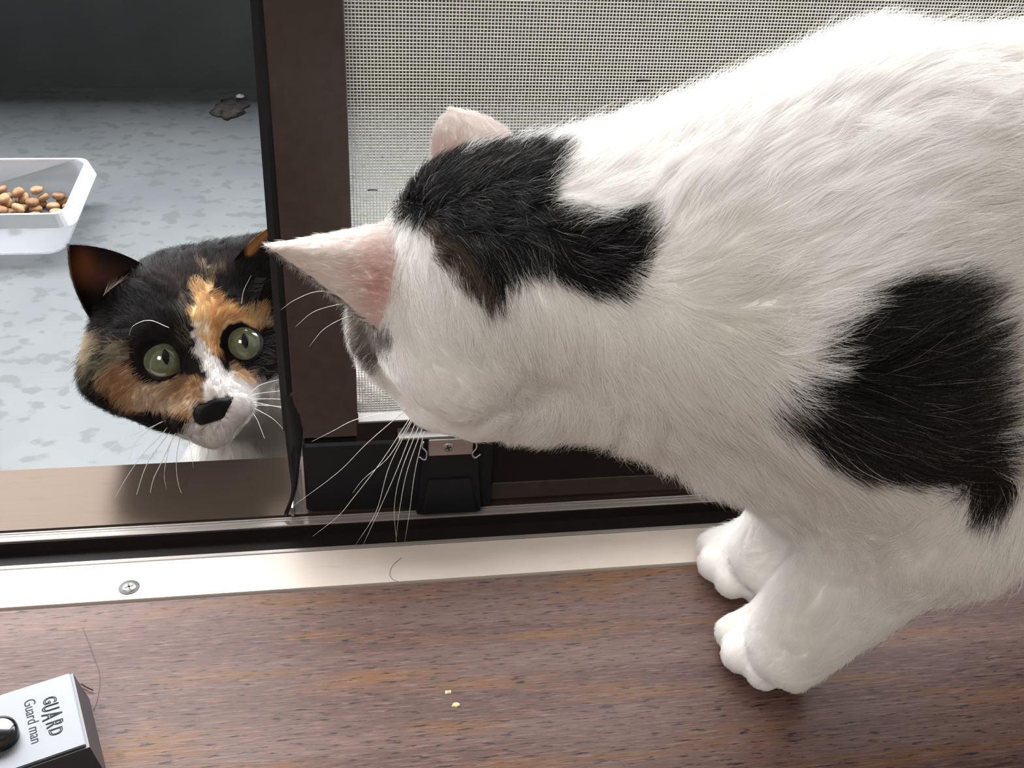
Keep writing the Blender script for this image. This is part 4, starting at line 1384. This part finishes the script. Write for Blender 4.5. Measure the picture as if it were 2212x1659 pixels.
def cal_color(P, rng=None):
    u, v, D = proj(P)
    n1 = vnoise(P + 5, 190, 11) - 0.5
    n2 = vnoise(P + 7, 190, 12) - 0.5
    j = 4.5 if rng is not None else 0.0
    ju = u + n1 * 20 + (rng.normal(0, j, len(P)) if rng is not None else 0)
    jv = v + n2 * 20 + (rng.normal(0, j, len(P)) if rng is not None else 0)
    m = len(P)
    r_ = rng.random(m) if rng is not None else np.full(m, 0.5)
    mot = vnoise(P + 9, 120, 13)
    col = np.empty((m, 3)); col[:] = (0.014, 0.011, 0.011)
    face = ((P - O3) @ HF) > -0.035
    # tortoiseshell body behind the head
    bodym = ~face
    col[bodym & (mot > 0.56)] = (0.42, 0.22, 0.09)
    low = (P[:, 2] < 0.012) & (P[:, 0] < 0.06) & bodym
    col[low | ((P[:, 2] < -0.05))] = (0.60, 0.58, 0.55)
    def put(poly, c, f=None):
        k = in_poly(ju, jv, poly) & face
        if f is not None: k &= f
        col[k] = c
        return k
    put(C_TOP, (0.038, 0.028, 0.027))
    put(C_OLIVE, (0.22, 0.18, 0.115), mot + 0.25 * (r_ - 0.5) > 0.40)
    put(C_EDGE, (0.48, 0.40, 0.27))
    put(C_CREAM1, (0.26, 0.20, 0.13), r_ > 0.35)
    put(C_TUFT, (0.19, 0.155, 0.125), r_ > 0.5)
    k = put(C_LCHK, (0.47, 0.32, 0.20)); col[k & (mot > 0.55)] = (0.37, 0.215, 0.11); col[k & (mot < 0.40)] = (0.54, 0.42, 0.30)
    put(C_WHITE, (0.68, 0.65, 0.63))
    k = put(C_FORE, (0.60, 0.40, 0.20)); col[k & (mot > 0.57)] = (0.55, 0.32, 0.14); col[k & (jv > 690) & (mot < 0.5)] = (0.62, 0.51, 0.38)
    put(C_RCHK, (0.58, 0.40, 0.24))
    k = put(C_REYE, (0.02, 0.016, 0.018)); col[k & (r_ > 0.86)] = (0.32, 0.29, 0.29)
    put(C_NOSEP, (0.008, 0.007, 0.007))
    k = in_poly(u, v, [(385, 935), (440, 950), (520, 930), (640, 850), (760, 1150), (360, 1150)])
    col[k & ~in_poly(ju, jv, C_NOSEP)] = (0.64, 0.62, 0.59)
    # the black rims of the eyes
    for sx in (-1, 1):
        c = hp(1.98 * sx, 0.0, 2.4)
        d = np.linalg.norm((P - c) - ((P - c) @ HF)[:, None] * HF, axis=1)
        col[(d < (0.0108 if sx < 0 else 0.0095)) & face] = (0.010, 0.009, 0.009)
    return col
cbody = coat_mesh('body', CV, CQ, cal_color(CV), None)
child_keep(cbody, cc_)
# ears
def cal_ear(A, B, T, ca, cb, bul_, rnd):
    return ear_shell(A, B, T, ca, cb, bul_, rnd, 0.0012)
yb = CYD
lA, lB, lT = at(205, 705, yb + 0.012), at(345, 600, yb + 0.022), at(150, 530, yb + 0.010)
bul3 = (-HF * 0.9 - HR * 0.4) * 0.012
V1, Q1, G1, GQ1 = cal_ear(lA, lB, lT, at(140, 610, yb + 0.008), at(262, 530, yb + 0.020), bul3, 0.72)
rA, rB, rT = at(490, 585, yb + 0.020), at(660, 690, yb + 0.008), at(640, 462, yb + 0.010)
bul4 = (-HF * 0.9 + HR * 0.2) * 0.012
V2, Q2_, G2, GQ2 = cal_ear(rA, rB, rT, at(545, 500, yb + 0.022), at(690, 560, yb + 0.008), bul4, 0.8)
def cear_color(P, rng=None):
    u, v, D = proj(P)
    col = np.empty((len(P), 3)); col[:] = (0.016, 0.012, 0.012)
    d = np.hypot((u - 178) / 34, (v - 578) / 44)
    f = np.clip(1.25 - d, 0, 1)[:, None]
    col = col * (1 - f) + np.array([0.15, 0.05, 0.022]) * f
    d = np.hypot((u - 225) / 55, (v - 600) / 40)
    f = np.clip(1.1 - d, 0, 1)[:, None] * 0.55
    col = col * (1 - f) + np.array([0.12, 0.05, 0.03]) * f
    k = in_poly(u, v, C_EAROR)
    col[k] = (0.34, 0.16, 0.055)
    return col
child_keep(coat_mesh('ear', V1, Q1, cear_color(V1), None), cc_)
child_keep(coat_mesh('ear', V2, Q2_, cear_color(V2), None), cc_)
for G_, GQ_, bl, bm_, tp_, sd_ in ((G1, GQ1, bul3, (lA + lB) / 2, lT, 21), (G2, GQ2, bul4, (rA + rB) / 2, rT, 22)):
    qf = efix(G_, GQ_, bl)
    child_keep(fur('ear_fur', G_ + _n(bl) * 0.0002, qf, None, int(3500 * FURQ), ear_rows(G_, bm_, tp_), cear_color, sd_, radius=4.5e-5, clump=0.2), cc_)
# pale hairs inside the ears
def tuft(roots_px, tip_px, y, n, col, seed, ln):
    rng = np.random.default_rng(seed)
    k = rng.random(n)
    a = np.array([at(*roots_px[0], y) + (at(*roots_px[1], y) - at(*roots_px[0], y)) * t_ for t_ in k])
    b = np.array([at(*tip_px[0], y - 0.006) + (at(*tip_px[1], y - 0.006) - at(*tip_px[0], y - 0.006)) * t_ for t_ in np.clip(k + rng.normal(0, 0.12, n), 0, 1)])
    d = b - a
    l = np.linalg.norm(d, axis=1)
    c_ = np.array(col) * rng.uniform(0.6, 1.2, n)[:, None]
    child_keep(strand_obj('ear_tuft', a, d / l[:, None], l * rng.uniform(0.5, 1.05, n), c_, None, 4.5e-5, 4, seed), cc_)
tuft(((222, 640), (246, 618)), ((238, 600), (292, 588)), yb - 0.012, 26, (0.16, 0.12, 0.09), 31, 0.01)
tuft(((560, 640), (575, 600)), ((520, 655), (535, 600)), yb + 0.006, 40, (0.05, 0.042, 0.04), 32, 0.01)

C_FLOW = [
    (430, 560, -.1, -1, .008, .3), (330, 610, -.5, -.9, .008, .3), (400, 640, 0, -1, .006, .25), (450, 660, .2, -1, .0055, .25), (520, 690, .5, -.8, .006, .28), (560, 660, .6, -.8, .007, .3),
    (440, 740, 0, -1, .003, .2), (455, 810, 0, -1, .0025, .2), (465, 850, .1, -1, .002, .18), (330, 700, -.6, -.8, .006, .25), (260, 720, -1, -.2, .008, .3), (210, 780, -1, .4, .010, .4), (200, 740, -1, 0, .010, .4), (230, 830, -.8, .7, .007, .35), (280, 850, -.5, 1, .006, .3), (340, 880, -.4, 1, .005, .3),
    (300, 800, -1, .35, .006, .25), (370, 840, -.9, .4, .005, .22), (420, 870, -.8, .6, .004, .22), (400, 900, -.4, 1, .005, .3), (440, 900, -.5, .8, .003, .2), (500, 890, .5, .8, .003, .2), (540, 860, .9, .4, .005, .25), (580, 800, 1, .2, .007, .3), (600, 760, 1, .1, .008, .3), (465, 940, 0, 1, .0035, .25),
    (500, 960, 0, 1, .009, .25), (420, 960, -.1, 1, .009, .25), (600, 960, .1, 1, .010, .25),
]
crow = flow_rows(C_FLOW, CV, CQ)
# flow of the hidden body
for p_, d_ in (((0.05, 0.16, -0.03), (1, .3, -.3)), ((0.15, 0.21, -0.03), (1, .4, -.3)), ((0.1, 0.26, 0.0), (1, .4, 0)), ((-0.03, 0.15, -0.11), (0, 0, -1)), ((0.17, 0.24, -0.11), (0, 0, -1)), ((-0.02, 0.21, 0.0), (1, .3, -.4)), ((0.28, 0.32, -0.1), (1, .4, -1))):
    crow.append(list(p_) + list(_n(np.array(d_, float))) + [0.011, 0.28])
eyec = [hp(1.98 * sx, 0.0, 2.6) for sx in (-1, 1)]
nosec = hp(0.0, -2.45, 3.7)
def c_weight(Pm, Nm):
    w = np.where(((Pm - O3) @ HF > -0.05), 1.0, 0.16)
    for c in eyec: w = np.where(np.linalg.norm(Pm - c, axis=1) < 0.0108, 0.0, w)
    u, v, D = proj(Pm)
    w = np.where(in_poly(u, v, C_NOSEP) & ((Pm - O3) @ HF > 0.02), 0.0, w)
    return w
child_keep(fur('fur', CV, CQ, None, int(130000 * FURQ), crow, cal_color, 17, radius=6.5e-5, clump=0.4, gper=45, weight_fn=c_weight), cc_)

# eyes: eyeball with rim, iris and slit pupil
def iris_material():
    m, nt, b, o = mat_new('iris_green')
    tcn = nt.nodes.new('ShaderNodeTexCoord').outputs['Object']
    n = noise(nt, tcn, 300, 4)
    r = ramp(nt, [(0.3, (0.070, 0.080, 0.040)), (0.7, (0.115, 0.128, 0.072))])
    nt.links.new(n.outputs['Fac'], r.inputs['Fac'])
    nt.links.new(r.outputs['Color'], b.inputs['Base Color'])
    b.inputs['Roughness'].default_value = 0.12
    b.inputs['Coat Weight'].default_value = 0.6
    b.inputs['Coat Roughness'].default_value = 0.03
    return m
M_IRIS = iris_material()
M_LID = simple('eye_rim_black', (0.010, 0.009, 0.009), 0.35, spec=0.4)
def cap_mesh(name, c, R, n_, a_, b_, ra, rb, mat, parent, steps=8, seg=28, lens=False):
    """piece of a sphere of radius R about c facing n_; half sizes ra along a_, rb along b_"""
    V, F = [], []
    for i in range(steps + 1):
        f = i / steps
        for k in range(seg):
            t = 2 * PI * k / seg
            if lens:
                x = ra * f * math.cos(t) * (1 - abs(math.sin(t)) ** 1.2 * 0.35); y = rb * f * math.sin(t)
            else:
                x = ra * f * math.cos(t); y = rb * f * math.sin(t)
            z = math.sqrt(max(R * R - x * x - y * y, 0))
            V.append(c + a_ * x + b_ * y + n_ * z)
    for i in range(steps):
        for k in range(seg):
            k2 = (k + 1) % seg
            F.append((i * seg + k, i * seg + k2, i * seg + seg + k2, i * seg + seg + k))
    o = mesh_obj(name, V, F, mat, parent)
    return o
for sx, (eu, ev), (ra, rb), pr in ((-1, (355, 778), (0.0090, 0.0074), (358, 771)), (1, (527, 742), (0.0072, 0.0076), (529, 736))):
    # eye centre: on the ray of the visible eye, behind the opening
    cs_ = hp(1.98 * sx, 0.0, 1.62)
    br_ = 0.0104 if sx < 0 else 0.0092
    dd_ = ray(eu, ev)
    tt = (cs_ - CAM) @ dd_
    ec = CAM + dd_ * tt
    nv_ = _n(CAM - ec)
    a_ = _n(HR - nv_ * (HR @ nv_)); b_ = np.cross(nv_, a_)
    eb = ball('eye', ec, br_, M_LID, None, seg=32); child_keep(eb, cc_)
    cap_mesh('iris', ec, br_ + 0.0002, nv_, a_, b_, ra, rb, M_IRIS, eb)
    pd = ray(*pr)
    pt_ = CAM + pd * ((ec - CAM) @ pd)
    np_ = _n(nv_ * br_ + (pt_ - ec))
    ap = _n(HR - np_ * (HR @ np_)); bp_ = np.cross(np_, ap)
    ang = math.radians(-6)
    ap2 = ap * math.cos(ang) + bp_ * math.sin(ang); bp2 = -ap * math.sin(ang) + bp_ * math.cos(ang)
    cap_mesh('pupil', ec, br_ + 0.0003, np_, ap2, bp2, 0.0017, 0.0036, M_PUP, eb, lens=True)
# nose leather
M_NOSEB = simple('nose_black', (0.006, 0.005, 0.006), 0.55, spec=0.18, bump=0.3, scale=900)
npx = [(402 + 0, 0)]
bvc = BVHTree.FromPolygons([tuple(v_) for v_ in CV], [tuple(map(int, f_)) for f_ in CQ])
ctr = np.mean(np.array(C_NOSEP), 0)
V, F = [], []
rings = 5
NP_ = np.array(catmull(np.vstack([C_NOSEP, C_NOSEP[:1]]), 36))[:-1]
for i in range(rings + 1):
    f = i / rings
    for (u_, v_) in NP_:
        uu, vv_ = ctr + (np.array([u_, v_]) - ctr) * f
        h_ = bvc.ray_cast(Vector(CAM), Vector(ray(uu, vv_)))
        p_ = np.array(h_[0]) if h_[0] is not None else hp(0, -2.5, 3.6)
        V.append(p_ + _n(CAM - p_) * 0.0018 * math.sqrt(max(0, 1 - f ** 4)) )
m_ = len(NP_)
for i in range(rings):
    for k in range(m_):
        k2 = (k + 1) % m_
        F.append((i * m_ + k, i * m_ + k2, i * m_ + m_ + k2, i * m_ + m_ + k))
child_keep(mesh_obj('nose', V, F, M_NOSEB, None), cc_)
z3 = lambda L: [(150 + a * .2653, 680 + b * .2653) for a, b in L]
CW = [z3(L) for L in ([(940, 780), (760, 870), (400, 1040), (180, 1195)], [(940, 785), (700, 900), (540, 1040), (485, 1180)], [(850, 840), (740, 990), (600, 1130), (450, 1350), (310, 1600)],
    [(945, 855), (850, 990), (800, 1130), (772, 1300), (790, 1420)], [(995, 850), (965, 950), (985, 1080), (1010, 1250)], [(950, 900), (900, 1000), (870, 1200), (890, 1390), (970, 1590)], [(900, 880), (750, 1200), (680, 1350), (655, 1500), (670, 1620)],
    [(820, 950), (640, 1200), (560, 1420), (530, 1560)], [(1450, 660), (1560, 570), (1780, 510)], [(1460, 665), (1550, 640), (1800, 610)], [(1470, 690), (1600, 685), (1820, 690)], [(1470, 710), (1600, 730), (1800, 775)],
    [(1460, 740), (1560, 790), (1660, 850), (1760, 950)], [(1450, 760), (1520, 840), (1570, 960), (1590, 1010)], [(1500, 735), (1640, 740), (1810, 760)])]
whiskers(CW, 0.074, None, 0.00021, 0.066)
whiskers([z3([(810, 105), (650, 45), (520, 90), (485, 170)]), z3([(1400, -90), (1420, -200), (1480, -320)])], 0.080, None, 0.00013)
for o in list(bpy.data.objects):
    if o.name.startswith('whisker') and o.parent is None: child_keep(o, cc_)
